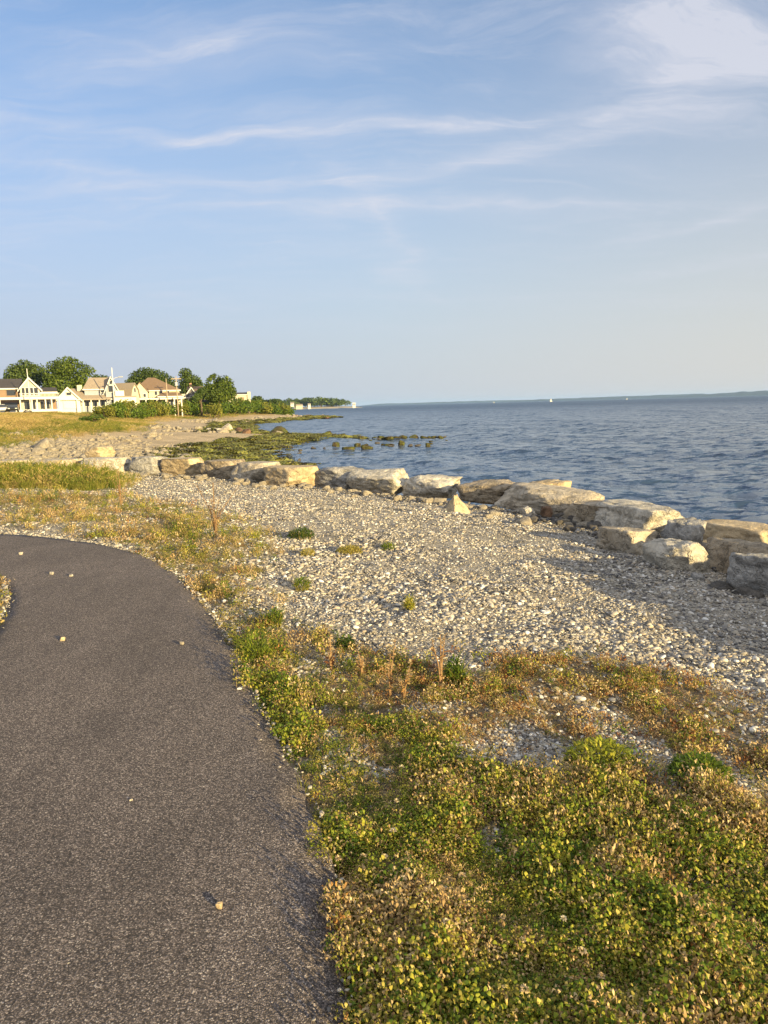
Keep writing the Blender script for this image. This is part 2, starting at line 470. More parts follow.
m, t, out = new_mat('shore ground')
at_ = t.n('ShaderNodeAttribute', attribute_name='gcol'); co = t.n('ShaderNodeTexCoord').outputs['Object']
cell = t.voro(co, 42, out='Color'); cs = t.n('ShaderNodeSeparateXYZ'); t.put(cs.inputs[0], cell)
cd = t.voro(co, 42); cell2 = t.n('ShaderNodeSeparateXYZ'); t.put(cell2.inputs[0], t.voro(co, 110, out='Color'))
k = t.ramp(cs.outputs[0], [(0.0, 0.35), (0.45, 0.85), (0.8, 1.25), (0.95, 2.0)])
k2 = t.ramp(cell2.outputs[0], [(0.0, 0.5), (0.7, 1.1), (1.0, 1.8)])
n5 = t.ramp(t.noise(co, 0.6, 6, 0.6), [(0.3, 0.72), (0.7, 1.2)])
c = t.mix(1.0, at_.outputs['Color'], t.mix(0.5, k, k2), 'MULTIPLY'); c = t.mix(1.0, c, n5, 'MULTIPLY')
h = t.math('ADD', t.math('MULTIPLY', t.math('SUBTRACT', 1.0, cd), 0.6), t.math('MULTIPLY', t.noise(co, 60, 5, 0.65), 0.7))
principled(t, out, c, 0.95, t.bump(h, 0.8, 0.018), 0.2)
M_ground = m
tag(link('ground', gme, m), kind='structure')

# asphalt path -----------------------------------------------------------------------------
def resample(pts, step=0.05):
    p = np.array(pts, float)
    for _ in range(3):
        q = np.empty((2 * len(p) - 2, 2)); q[0::2] = 0.75 * p[:-1] + 0.25 * p[1:]; q[1::2] = 0.25 * p[:-1] + 0.75 * p[1:]
        p = np.vstack([p[:1], q, p[-1:]])
    L = np.concatenate([[0], np.cumsum(np.hypot(*np.diff(p, axis=0).T))]); return p, L
pr, Lr = resample(PR); pl, Ll = resample(PL); N = 900
uu = np.linspace(0, 1, N)
e1 = np.stack([np.interp(uu * Lr[-1], Lr, pr[:, i]) for i in (0, 1)], 1); e2 = np.stack([np.interp(uu * Ll[-1], Ll, pl[:, i]) for i in (0, 1)], 1)
def ragged(e, seed):
    tn = np.gradient(e, axis=0); tn /= np.linalg.norm(tn, axis=1)[:, None]; nn = np.stack([tn[:, 1], -tn[:, 0]], 1)
    o = (fbm(np.stack([e[:, 0] * 5, e[:, 1] * 5, np.zeros(N)], 1), 4, seed) - .5) * 0.08
    return e + nn * o[:, None]
e1 = ragged(e1, 3); e2 = ragged(e2, 9)
K = 14; rows = []
for kk in range(K + 1):
    a = kk / K; r_ = e1 * (1 - a) + e2 * a
    z = 0.012 * math.sin(math.pi * a) + (fb2(r_[:, 0], r_[:, 1], 1.1, 2, 66) - .5) * 0.015
    rows.append(np.column_stack([r_, z]))
lo1 = rows[0].copy(); lo1[:, 2] = -0.09; lo1[:, :2] += (rows[0][:, :2] - rows[2][:, :2]) * 0.02
lo2 = rows[-1].copy(); lo2[:, 2] = -0.09
rows = [lo1] + rows + [lo2]; PV = np.concatenate(rows); kr = len(rows)
ii, jj = np.meshgrid(np.arange(kr - 1), np.arange(N - 1), indexing='ij')
PF = np.stack([ii * N + jj, ii * N + jj + 1, (ii + 1) * N + jj + 1, (ii + 1) * N + jj], -1).reshape(-1, 4)
m, t, out = new_mat('worn asphalt')
co = t.n('ShaderNodeTexCoord').outputs['Object']
wv = t.vmath('ADD', co, t.vmath('MULTIPLY', t.noise(co, 60, 2, out=1), (0.012, 0.012, 0.012)))
v1 = t.n('ShaderNodeSeparateXYZ'); t.put(v1.inputs[0], t.voro(wv, 205, out='Color')); dd = t.voro(wv, 205)
chip = t.ramp(v1.outputs[0], [(0.0, (0.045, 0.037, 0.033)), (0.4, (0.118, 0.098, 0.090)), (0.72, (0.215, 0.177, 0.160)), (0.92, (0.33, 0.275, 0.245)), (0.99, (0.48, 0.42, 0.37))])
tarn = t.math('ADD', t.math('MULTIPLY', t.noise(co, 0.9, 6, 0.65, 0.8), 0.6), t.math('MULTIPLY', t.noise(t.mapping(co, (6, 1, 1), (0, 0, R(12))), 1.0, 5, 0.7), 0.4))
chip = t.mix(1.0, chip, t.ramp(tarn, [(0.34, 0.72), (0.64, 1.22)]), 'MULTIPLY')
chip = t.mix(t.ramp(dd, [(0.35, 0.0), (0.75, 0.8)]), chip, (0.03, 0.027, 0.026))
hh = t.math('ADD', t.math('MULTIPLY', t.math('SUBTRACT', 1.0, dd), t.math('ADD', t.math('MULTIPLY', v1.outputs[1], 0.8), 0.3)), t.math('MULTIPLY', t.noise(co, 300, 3), 0.3))
principled(t, out, chip, 0.85, t.bump(hh, 0.75, 0.006), 0.3)
tag(link('asphalt_path', fastmesh('asphalt_path', PV, PF, True), m), kind='structure')

# sea --------------------------------------------------------------------------------------
sr = np.concatenate([np.geomspace(3, 13500, 520)]); sa = np.linspace(R(-60), R(100), 330)
AA, RR = np.meshgrid(sa, sr); wx, wy = (np.sin(AA) * RR).ravel(), (np.cos(AA) * RR).ravel()
def waves(x, y):
    z = np.zeros_like(x)
    rr = np.random.default_rng(5)
    for k in range(16):
        lam = 0.9 * 1.27 ** k; th = R(215) + rr.normal(0, 0.5); ph = rr.uniform(0, 6.28)
        z += 0.010 * lam ** 0.55 * np.sin((x * math.cos(th) + y * math.sin(th)) * 6.283 / lam + ph + 2.5 * fb2(x, y, 0.5 / lam, 2, 90 + k)) * sstep(420 * lam ** 0.7, 60 * lam ** 0.7, np.hypot(x, y))
    return z
wz = SEA + waves(wx, wy); n1, n2 = len(sr), len(sa)
ii, jj = np.meshgrid(np.arange(n1 - 1), np.arange(n2 - 1), indexing='ij')
WF = np.stack([ii * n2 + jj, (ii + 1) * n2 + jj, (ii + 1) * n2 + jj + 1, ii * n2 + jj + 1], -1).reshape(-1, 4)[:, ::-1]
m, t, out = new_mat('sea water')
co = t.n('ShaderNodeTexCoord').outputs['Object']
mp = t.mapping(co, (1, 1.5, 1), (0, 0, R(10)))
half = (0.5, 0.5, 0.5)
def slope(scale, det, amt, dist=0.4):
    q = t.vmath('MULTIPLY', t.vmath('SUBTRACT', t.noise(mp, scale, det, 0.62, dist, out=1), half), (amt, amt, 0.0)); return q
gust = t.ramp(t.noise(t.mapping(co, (0.010, 0.045, 1), (0, 0, R(8))), 1.0, 5, 0.62), [(0.32, 0.65), (0.7, 1.15)])
sl = t.vmath('ADD', t.vmath('ADD', slope(0.2, 3, 0.8), slope(0.95, 4, 2.5)), slope(3.2, 3, 1.2))
gs = t.n('ShaderNodeCombineXYZ'); t.put(gs.inputs[0], gust); t.put(gs.inputs[1], gust); t.put(gs.inputs[2], 1.0)
sl = t.vmath('MULTIPLY', sl, gs.outputs[0])
nrm = t.vmath('NORMALIZE', t.vmath('ADD', t.n('ShaderNodeNewGeometry').outputs['Normal'], sl))
far_r = t.n('ShaderNodeVectorMath', operation='LENGTH'); t.put(far_r.inputs[0], co); rg = t.ramp(t.math('DIVIDE', far_r.outputs['Value'], 900.0), [(0.02, 0.07), (0.12, 0.16), (0.6, 0.36)])
b = principled(t, out, (0.024, 0.050, 0.098), rg, nrm, 0.5, IOR=1.33)
tag(link('sea', fastmesh('sea', np.stack([wx, wy, wz], 1), WF, True), m), kind='structure')

# ---------------------------------------------------------------- rocks
import bmesh


def ico(sub):
    bm = bmesh.new(); bmesh.ops.create_icosphere(bm, subdivisions=sub, radius=1.0)
    V = np.array([v.co[:] for v in bm.verts]); Fc = np.array([[v.index for v in f.verts] for f in bm.faces]); bm.free()
    return V, Fc


ICO = {k: ico(k) for k in (2, 3, 4, 5, 6)}


def rock_verts(seed, sub=5, blocky=0.8, cuts=7, rough=0.07, soft=44):
    """quarried stone: a block cut by random planes, edges worn, surface broken"""
    r = np.random.default_rng(seed); V, Fc = ICO[sub]
    nrm, dst = [], []
    for ax in range(3):
        for sg in (-1, 1):
            n = np.zeros(3); n[ax] = sg; n += r.normal(0, 0.13, 3); nrm.append(n / np.linalg.norm(n)); dst.append(r.uniform(0.82, 1.0))
    for _ in range(cuts + (4 if blocky > .5 else 0)):
        n = r.normal(0, 1, 3); n /= np.linalg.norm(n); nrm.append(n); dst.append(r.uniform(0.88, 1.22) if blocky > 0.5 else r.uniform(0.75, 1.0))
    nrm = np.array(nrm); dst = np.array(dst)
    q = np.maximum(V @ nrm.T, 1e-3) / dst
    rad_ = 1.0 / (np.sum(q ** soft, 1) ** (1.0 / soft))
    P_ = V * rad_[:, None]
    n1 = fbm(P_ * 1.6 + seed * 3.1, 4, seed) - 0.5; n2 = fbm(P_ * 6 + seed, 3, seed + 9) - 0.5
    ridge = np.abs(fbm(P_ * np.array([1.3, 1.3, 1.7]) + seed * 1.7, 3, seed + 4) - 0.5)
    P_ = P_ * (1 + n1 * rough * 2.3 + n2 * rough * 1.7 - np.exp(-ridge * 30) * rough * 1.1)[:, None]
    return P_, Fc


M_tan = stone_mat('tan granite', [(0.3, (0.36, 0.30, 0.225)), (0.5, (0.49, 0.425, 0.33)), (0.7, (0.60, 0.54, 0.44))], 2.2, 0.7, 0.62)
M_pale = stone_mat('pale granite', [(0.3, (0.42, 0.38, 0.31)), (0.5, (0.56, 0.515, 0.43)), (0.7, (0.66, 0.62, 0.54))], 2.4, 0.7, 0.62)
M_grey = stone_mat('grey granite', [(0.3, (0.26, 0.25, 0.235)), (0.5, (0.40, 0.385, 0.36)), (0.7, (0.54, 0.52, 0.49))], 2.6, 0.7, 0.55)
M_brown = stone_mat('brown stained stone', [(0.3, (0.25, 0.195, 0.13)), (0.5, (0.40, 0.33, 0.24)), (0.7, (0.52, 0.45, 0.34))], 2.0, 0.7, 0.5)
M_gold = stone_mat('ochre stone', [(0.3, (0.33, 0.245, 0.145)), (0.5, (0.49, 0.39, 0.25)), (0.7, (0.58, 0.48, 0.33))], 2.0, 0.5, 0.65)
M_dark = stone_mat('dark shore stone', [(0.3, (0.06, 0.055, 0.05)), (0.5, (0.11, 0.10, 0.088)), (0.7, (0.18, 0.16, 0.14))], 3.0, 0.6, 0.6, 0.7)  # dark tone for wet tidal stones; at the wall foot it deepens shade
M_cob = stone_mat('cobble', [(0.3, (0.15, 0.13, 0.10)), (0.5, (0.29, 0.255, 0.20)), (0.7, (0.44, 0.39, 0.32))], 5.0, 0.4, 0.6)
M_weedrock = stone_mat('weed covered rock', [(0.3, (0.04, 0.03, 0.018)), (0.55, (0.10, 0.075, 0.03)), (0.75, (0.20, 0.165, 0.07))], 1.6, 0.9, 0.6, 0.75, (0.085, 0.10, 0.02))
M_rust = stone_mat('rust brown stone', [(0.3, (0.10, 0.06, 0.035)), (0.55, (0.19, 0.115, 0.07)), (0.75, (0.30, 0.21, 0.14))], 1.6, 0.7, 0.6)


WP, WL = resample(WALL)


def boulder(x0, y0, x1, y1, mat, label, zb=None, dy=0.0, depthk=0.75, seed=0, rz=0.0, blocky=0.8, cuts=7, Y=None, name='boulder', group='boulders of the sea wall', shape=None, tilt=0.0, sink=0.12, cat='boulder', long_=1.3, align=True):
    """a stone whose outline fills the given patch of the photo, at its own distance, real size and thickness"""
    cx = (x0 + x1) / 2
    if Y is None: Y = gp(cx, y1, -0.62 if zb is None else zb)[1]
    Y += dy
    wdt = (x1 - x0) / F * Y
    g = at(cx, y1, Y)
    j = int(np.argmin(np.hypot(WP[:, 0] - g[0], WP[:, 1] - g[1]))); j = min(max(j, 2), len(WP) - 3)
    tv = WP[j - 2] - WP[j + 2]; phi = math.atan2(tv[1], tv[0]) if align else 0.0
    phi = max(phi, -1.05) + rz
    Vx, Fc = rock_verts(seed, 5, blocky, cuts)
    if shape is not None: Vx = shape(Vx)
    ext = Vx.max(0) - Vx.min(0); mid = (Vx.max(0) + Vx.min(0)) / 2
    Vx = (Vx - mid) / ext
    Vx[:, 0] *= long_; Vx[:, 1] *= depthk * 1.25
    Vx = Vx @ np.array(Matrix.Rotation(tilt, 3, 'Y')).T
    Vx = Vx @ np.array(Matrix.Rotation(phi, 3, 'Z')).T
    T = np.ptp(Vx[:, 1]) / np.ptp(Vx[:, 0]) * wdt; T = min(T, wdt * 1.25)
    Yc = Y + T * 0.5
    top = at(cx, y0, Y + T * 0.7)[2]; bot = g[2] - sink
    Vx[:, 0] = Vx[:, 0] / np.ptp(Vx[:, 0]) * wdt; Vx[:, 1] = Vx[:, 1] / np.ptp(Vx[:, 1]) * T; Vx[:, 2] = Vx[:, 2] / np.ptp(Vx[:, 2]) * (top - bot)
    loc = np.array((at(cx, y1, Yc)[0], Yc, (top + bot) / 2))
    for _ in range(5):                                     # settle the real size from how wide and tall the stone looks
        qx, qy = project(Vx + loc); kx = (x1 - x0) / np.ptp(qx)
        Vx[:, 0] *= kx; loc[0] += (cx - (qx.max() + qx.min()) / 2) * Yc / F
        zmin = Vx[:, 2].min() + loc[2]; kz = 1 + (qy.min() - y0) * Yc / F / np.ptp(Vx[:, 2])
        kz = min(max(kz, .6), 1.6); h0 = np.ptp(Vx[:, 2]) * kz; Vx[:, 2] *= kz; loc[2] = bot + h0 / 2
    o = link(name, fastmesh(name, Vx, Fc, True), mat, None, tuple(loc))
    return tag(o, label, cat, group)


def pyramid(V):
    k = np.clip((V[:, 2] + 0.9) / 1.8, 0, 1); V = V.copy(); V[:, 0] = V[:, 0] * (1 - 0.85 * k) - 0.25 * k; V[:, 1] *= (1 - 0.7 * k); return V


def slabtop(V):
    V = V.copy(); V[:, 2] = np.minimum(V[:, 2], 0.72 + 0.05 * V[:, 0]); return V


BL = [
    ((726, 552, 800, 602), M_grey, 'bright grey boulder cut by the right edge, in front of the dark brown one', dict(seed=101, depthk=.8, dy=-.1)),
    ((696, 537, 778, 588), M_brown, 'large dark brown boulder between the pale lit-corner boulder and the bright grey one', dict(seed=102, depthk=.7, dy=.15)),
    ((642, 538, 711, 580), M_pale, 'pale boulder with a sloping right face, nearest the beach left of the dark brown one', dict(seed=103, depthk=.75, rz=-.1, cuts=9)),
    ((697, 519, 792, 566), M_gold, 'ochre slab lying flat on top of the wall behind the dark brown boulder', dict(seed=104, Y=9.6, depthk=.65, sink=.05, shape=slabtop)),
    ((660, 517, 707, 552), M_grey, 'small tilted grey block wedged between the white crest boulder and the ochre slab', dict(seed=105, Y=9.9, depthk=.8, tilt=.2)),
    ((594, 526, 658, 557), M_tan, 'low brownish boulder with pointed left end, in front of the white crest boulder', dict(seed=106, depthk=.8, rz=.15, cuts=10)),
    ((592, 499, 692, 545), M_pale, 'broad white and grey crest boulder with a rough broken top', dict(seed=107, Y=11.0, depthk=.6, rz=-.1)),
    ((556, 500, 645, 536), M_brown, 'flat brown boulder between the longest slab and the white crest boulder', dict(seed=108, Y=11.9, depthk=.6, shape=slabtop)),
    ((494, 482, 606, 517), M_tan, 'longest tan slab of the wall with an overhanging front face', dict(seed=109, depthk=.55, dy=.3, rz=.1, cuts=11)),
    ((520, 479, 572, 506), M_gold, 'sandy block showing only its top behind the longest tan slab', dict(seed=120, Y=15.2, depthk=.7)),
    ((456, 479, 520, 505), M_brown, 'square tan block just left of the longest slab, behind the pyramid stone', dict(seed=110, depthk=.7, dy=.5)),
    ((442, 494, 477, 518), M_gold, 'small pyramid shaped stone standing alone in front of the wall', dict(seed=111, depthk=.9, cuts=3, shape=pyramid)),
    ((402, 474, 463, 498), M_pale, 'pale block with a rounded right end, next boulder left of the pyramid stone', dict(seed=112, depthk=.7, dy=.5)),
    ((346, 468, 411, 495), M_pale, 'big pale boulder tapering to the right, over a dark gap of small stones', dict(seed=113, depthk=.7, dy=.6, rz=.1)),
    ((313, 466, 374, 491), M_grey, 'grey boulder with shaded left side, between ochre block and big pale boulder', dict(seed=114, depthk=.7, dy=.9)),
    ((263, 465, 320, 488), M_gold, 'ochre block with a flat sunlit face, right of the brownish flat topped row', dict(seed=115, depthk=.6, dy=.5, shape=slabtop)),
    ((230, 461, 282, 484), M_tan, 'tan flat topped boulder beside the ochre block, partly in shade', dict(seed=116, depthk=.7, dy=.9, shape=slabtop)),
    ((199, 459, 252, 479), M_brown, 'brownish flat topped boulder, second left of the ochre block', dict(seed=117, depthk=.7, dy=.9, shape=slabtop)),
    ((160, 457, 208, 476), M_gold, 'yellowish block with dark joints on both sides near the left end of the wall', dict(seed=118, depthk=.7, dy=.9, shape=slabtop)),
    ((128, 456, 168, 475), M_grey, 'grey block at the right edge of the tall grass clump', dict(seed=119, depthk=.7, dy=.9, shape=slabtop)),
    ((80, 457, 134, 470), M_pale, 'pale flat stone showing just above the tall grass, right of two others', dict(seed=121, Y=25.8, depthk=.6, shape=slabtop)),
    ((34, 458, 84, 470), M_tan, 'tan flat stone showing above the middle of the tall grass', dict(seed=122, Y=26.8, depthk=.6, shape=slabtop)),
    ((-16, 459, 36, 470), M_tan, 'flat stone above the tall grass at the left edge of the photo', dict(seed=123, Y=27.8, depthk=.6, shape=slabtop)),
    ((84, 446, 116, 458), M_gold, 'square yellow slab lying alone in the rubble behind the wall', dict(seed=124, Y=33, depthk=.7, shape=slabtop, group='lone stones')),
    ((679, 590, 707, 607), M_grey, 'flat grey slab lying on the shingle below the pale lit-corner boulder', dict(seed=125, depthk=.9, name='foot_stone', group='stones at the foot of the wall', cat='stone')),
    ((702, 580, 735, 601), M_dark, 'dark stone under the brown boulder, right of the flat grey slab', dict(seed=126, depthk=.9, name='foot_stone', group='stones at the foot of the wall', cat='stone')),
    ((728, 586, 768, 610), M_dark, 'dark shore stone under the bright grey boulder at the right edge', dict(seed=127, depthk=.9, name='foot_stone', group='stones at the foot of the wall', cat='stone')),
    ((690, 572, 706, 588), M_grey, 'small upright grey stone leaning on the right end of the pale lit-corner boulder', dict(seed=128, depthk=.9, name='foot_stone', group='stones at the foot of the wall', cat='stone')),
    ((522, 506, 536, 517), M_pale, 'small pale stone tucked under the longest tan slab', dict(seed=129, depthk=.9, name='foot_stone', group='stones at the foot of the wall', cat='stone')),
    ((540, 506, 553, 517), M_rust, 'small rust red stone tucked under the longest tan slab', dict(seed=130, depthk=.9, name='foot_stone', group='stones at the foot of the wall', cat='stone')),
    ((447, 517, 474, 524), M_grey, 'thin grey stone lying flat in front of the pyramid stone', dict(seed=131, depthk=.9, name='foot_stone', group='stones at the foot of the wall', cat='stone')),
]
for bb, mt, lb, kw in BL: boulder(*bb, mt, lb, **kw)
# the wall runs on past the right edge of the frame (its stones shade the strip of shingle)
for i, (x, y, sz, hh_) in enumerate([(5.6, 8.25, 1.1, .75), (5.95, 7.1, 1.3, .8), (6.3, 5.9, 1.3, .85), (6.65, 4.6, 1.4, 1.1), (7.0, 3.3, 1.4, 1.55), (7.3, 2.0, 1.4, 1.65), (7.55, .7, 1.3, 1.65), (7.8, -.6, 1.3, 1.5), (8.1, -1.9, 1.3, 1.2), (8.4, -3.2, 1.3, 1.0), (8.8, -4.6, 1.3, 1.0)]):
    Vx, Fc = rock_verts(200 + i, 4, .8, 7); Vx = Vx / (Vx.max(0) - Vx.min(0)) * np.array([sz * .9, sz * 1.15, hh_])
    o = link('boulder', fastmesh('boulder', Vx, Fc, True), (M_tan, M_grey, M_brown)[i % 3], None, (x, y, -.62 + hh_ * .46), .35 + i * .3)
    tag(o, 'sea wall boulder continuing the wall past the right edge of the photo', 'boulder', 'boulders past the right edge')

# cobbles and rubble -----------------------------------------------------------------------
COB = []
for i in range(6):
    Vx, Fc = rock_verts(300 + i, 3, .3, 6, .06, 9); Vx = Vx / (Vx.max(0) - Vx.min(0)) * np.array([1, rnd.uniform(.6, .9), rnd.uniform(.45, .7)])
    COB.append(fastmesh('cobble', Vx, Fc, True)); COB[-1].materials.append(M_cob)
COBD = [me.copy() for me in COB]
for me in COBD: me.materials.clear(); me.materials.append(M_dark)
cnt = 0
while cnt < 150:
    L0 = rnd.uniform(5, 40); bx, by = np.interp(L0, WL, WP[:, 0]), np.interp(L0, WL, WP[:, 1]); bx2, by2 = np.interp(L0 + .1, WL, WP[:, 0]), np.interp(L0 + .1, WL, WP[:, 1])
    tx_, ty_ = bx2 - bx, by2 - by; ln = math.hypot(tx_, ty_); nx, ny = -ty_ / ln, tx_ / ln
    off = abs(rnd.gauss(0, .55)) + .05; px_, py_ = bx + nx * off, by + ny * off
    if by < 7 or by > 26: continue
    darkz = by < 13.5 and rnd.random() < .5  # extra dark cobbles put shade into the stone colour near the wall
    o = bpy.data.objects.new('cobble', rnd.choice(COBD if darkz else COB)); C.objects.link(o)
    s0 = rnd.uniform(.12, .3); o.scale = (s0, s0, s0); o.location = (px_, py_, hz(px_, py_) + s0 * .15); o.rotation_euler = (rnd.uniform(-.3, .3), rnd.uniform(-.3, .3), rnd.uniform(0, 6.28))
    if darkz: tag(o, 'dark cobble deepening the shade at the foot of the boulder wall', 'cobble', 'dark cobbles at the foot of the wall')
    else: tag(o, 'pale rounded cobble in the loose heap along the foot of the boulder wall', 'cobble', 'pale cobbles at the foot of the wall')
    cnt += 1

# ---------------------------------------------------------------- scatter (uncountable stuff)
def scatter(name, label, pts, scl, protos, rotz=None, tilt=0.0, idx=None, kind='stuff'):
    n = len(pts); me = bpy.data.meshes.new(name); me.vertices.add(n); me.vertices.foreach_set('co', np.asarray(pts, np.float32).ravel())
    rot = np.zeros((n, 3), np.float32); rot[:, 2] = rng.uniform(0, 6.283, n) if rotz is None else rotz
    rot[:, 0] = rng.normal(0, 1, n) * tilt; rot[:, 1] = rng.normal(0, 1, n) * tilt
    scl = np.asarray(scl, np.float32)
    if scl.ndim == 1: scl = np.repeat(scl[:, None], 3, 1)
    a = me.attributes.new('rot', 'FLOAT_VECTOR', 'POINT'); a.data.foreach_set('vector', rot.ravel())
    a = me.attributes.new('scl', 'FLOAT_VECTOR', 'POINT'); a.data.foreach_set('vector', np.ascontiguousarray(scl).ravel())
    a = me.attributes.new('idx', 'INT', 'POINT'); a.data.foreach_set('value', np.asarray(rng.integers(0, len(protos), n) if idx is None else idx, np.int32))
    me.update()
    ob = link(name, me); tag(ob, label, None, None, kind)
    ng = bpy.data.node_groups.new(name, 'GeometryNodeTree')
    ng.interface.new_socket('Geometry', in_out='INPUT', socket_type='NodeSocketGeometry'); ng.interface.new_socket('Geometry', in_out='OUTPUT', socket_type='NodeSocketGeometry')
    g = NT(ng); gi = g.n('NodeGroupInput'); go = g.n('NodeGroupOutput'); ip = g.n('GeometryNodeInstanceOnPoints')
    jn = g.n('GeometryNodeJoinGeometry')
    for pm in reversed(protos):
        po = bpy.data.objects.new(name + '_piece', pm)
        oi = g.n('GeometryNodeObjectInfo'); oi.inputs['Object'].default_value = po; oi.inputs['As Instance'].default_value = True
        ng.links.new(oi.outputs['Geometry'], jn.inputs[0])
    def attr(nm, ty):
        q = g.n('GeometryNodeInputNamedAttribute', data_type=ty); q.inputs['Name'].default_value = nm; return q.outputs[0]
    m2p = g.n('GeometryNodeMeshToPoints'); ng.links.new(gi.outputs[0], m2p.inputs[0])
    ng.links.new(m2p.outputs[0], ip.inputs['Points']); ng.links.new(jn.outputs[0], ip.inputs['Instance']); ip.inputs['Pick Instance'].default_value = True
    ng.links.new(attr('idx', 'INT'), ip.inputs['Instance Index'])
    e2r = g.n('FunctionNodeEulerToRotation'); ng.links.new(attr('rot', 'FLOAT_VECTOR'), e2r.inputs[0]); ng.links.new(e2r.outputs[0], ip.inputs['Rotation'])
    ng.links.new(attr('scl', 'FLOAT_VECTOR'), ip.inputs['Scale']); ng.links.new(ip.outputs[0], go.inputs[0])
    mod = ob.modifiers.new('scatter', 'NODES'); mod.node_group = ng
    return ob


def sample(n, x0, x1, y0, y1): return rng.uniform(x0, x1, n), rng.uniform(y0, y1, n)


def fan(n, r0, r1, a0=-36, a1=36, power=1.0):
    """ground points, denser near the camera"""
    r = r0 * (r1 / r0) ** (rng.random(n) ** power); a = np.radians(rng.uniform(a0, a1, n)); return np.sin(a) * r, np.cos(a) * r


# stones of the shingle
def peb_mat(name, stops, rough=0.75):
    m, t, out = new_mat(name); oi = t.n('ShaderNodeObjectInfo').outputs['Random']; co = t.n('ShaderNodeTexCoord').outputs['Object']
    c = t.ramp(oi, stops); c = t.mix(1.0, c, t.ramp(t.noise(co, 1.6, 4, 0.65), [(0.3, 0.72), (0.7, 1.15)]), 'MULTIPLY')
    principled(t, out, c, rough, None, 0.35); return m


M_peb = peb_mat('shingle', [(0.0, (0.07, 0.068, 0.07)), (0.2, (0.16, 0.15, 0.145)), (0.42, (0.27, 0.25, 0.22)), (0.66, (0.41, 0.38, 0.315)), (0.82, (0.35, 0.28, 0.20)), (0.92, (0.56, 0.53, 0.48)), (1.0, (0.72, 0.70, 0.66))])
M_shell = peb_mat('shell', [(0.0, (0.30, 0.30, 0.31)), (0.5, (0.52, 0.51, 0.49)), (1.0, (0.74, 0.72, 0.68))], 0.5)
PEB = []
for i in range(9):
    Vx, Fc = rock_verts(400 + i, 2, .3, 5, .05, 7); Vx = Vx / (Vx.max(0) - Vx.min(0)) * np.array([1, rnd.uniform(.55, .95), rnd.uniform(.26, .5)])
    PEB.append(fastmesh('pebble', Vx, Fc, True)); PEB[-1].materials.append(M_peb)
def shell_mesh(seed):
    r = np.random.default_rng(seed); V, Fc = [], []; nu, nv = 9, 5
    for j in range(nv):
        for i in range(nu):
            a = math.pi * i / (nu - 1) - math.pi / 2; q = 0.12 + 0.38 * j / (nv - 1)
            V.append((math.sin(a) * q * .95, math.cos(a) * q * 1.2 - .25, 0.16 * (1 - (j / (nv - 1)) ** 2) + 0.012 * math.cos(i * 3.1) + r.normal(0, .006)))
    for j in range(nv - 1):
        for i in range(nu - 1):
            Fc.append((j * nu + i, j * nu + i + 1, (j + 1) * nu + i + 1, (j + 1) * nu + i))
    return fastmesh('shell', V, Fc, True)
SHL = [shell_mesh(i) for i in range(3)]
for me in SHL: me.materials.append(M_shell)

x, y = fan(480000, 1.3, 26, -48, 46, .8)
s_ = sdpoly(x, y, CAMSIDE); pd = sdpoly(x, y, PATH); v_ = veg(x, y)
gz = sstep(-.8, .1, -sdpoly(x, y, INNER))
ok = (s_ > -.2) & (rng.random(len(x)) < np.where(pd > 0, .22 * np.exp(-pd / .03), 1)) & (pd < .15) & (rng.random(len(x)) < (1 - v_ * .95) * np.where(y < 2.9, .45, 1) * np.where((pd > -.16) & (y < 4.6), .3, 1) * np.where(gz > .5, 1, .1)) & (sdpoly(x, y, TALL) < .2)
x, y = x[ok], y[ok]; dist = np.hypot(x, y)
sz = np.exp(rng.normal(math.log(.0146), .55, len(x))) * (1 + .035 * np.maximum(dist - 4, 0)); sz = np.clip(sz, .006, .06)
sz *= np.where(rng.random(len(x)) < .01, 1.6, 1)
sz *= .72 + .6 * sstep(.3, .68, fb2(x, y, .9, 3, 55)); sz = np.minimum(sz, np.where(dist < 4, .026, .06)); z = height(x, y) + sz * .12; pd = sdpoly(x, y, PATH); sz = np.where(pd > -.02, np.minimum(sz, .014), sz); z = np.where(pd > -.03, .006 + sz * .15, z)
scatter('shingle', 'grey and tan shingle of the beach between the path and the boulder wall', np.stack([x, y, z], 1), sz, PEB, tilt=.3)
print('pebbles', len(x))
x, y = fan(70000, 1.6, 20, -30, 46)
s_ = sdpoly(x, y, CAMSIDE); pd = sdpoly(x, y, PATH); v_ = veg(x, y)
dens = .22 + .78 * sstep(3.2, 1.4, s_) + .5 * sstep(.25, .55, v_) * sstep(.95, .6, v_)
ok = (s_ > .2) & (pd < -.12) & (rng.random(len(x)) < dens * (1 - v_ * .9)) & (sdpoly(x, y, INNER) < 0); x, y = x[ok], y[ok]
sz = rng.uniform(.009, .026, len(x)) * (1 + .03 * np.maximum(np.hypot(x, y) - 4, 0))
scatter('shells', 'white broken shells mixed into the shingle', np.stack([x, y, height(x, y) + sz * .35], 1), sz, SHL, tilt=.5)
PEBD = [me.copy() for me in PEB]; M_pebd = peb_mat('shade-dark shingle', [(0.0, (0.035, 0.033, 0.033)), (0.5, (0.09, 0.082, 0.075)), (0.85, (0.17, 0.15, 0.125)), (1.0, (0.30, 0.27, 0.23))], .55)  # mostly shade put into the stone colour, few stones truly dark
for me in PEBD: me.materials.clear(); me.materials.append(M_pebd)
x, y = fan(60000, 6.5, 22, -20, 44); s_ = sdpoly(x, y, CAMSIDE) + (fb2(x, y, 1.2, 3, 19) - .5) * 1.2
ok = (s_ > -.4) & (rng.random(len(x)) < sstep(1.25, .35, s_) * sstep(21, 13, y)); x, y = x[ok], y[ok]; sz = np.exp(rng.normal(math.log(.045), .45, len(x)))
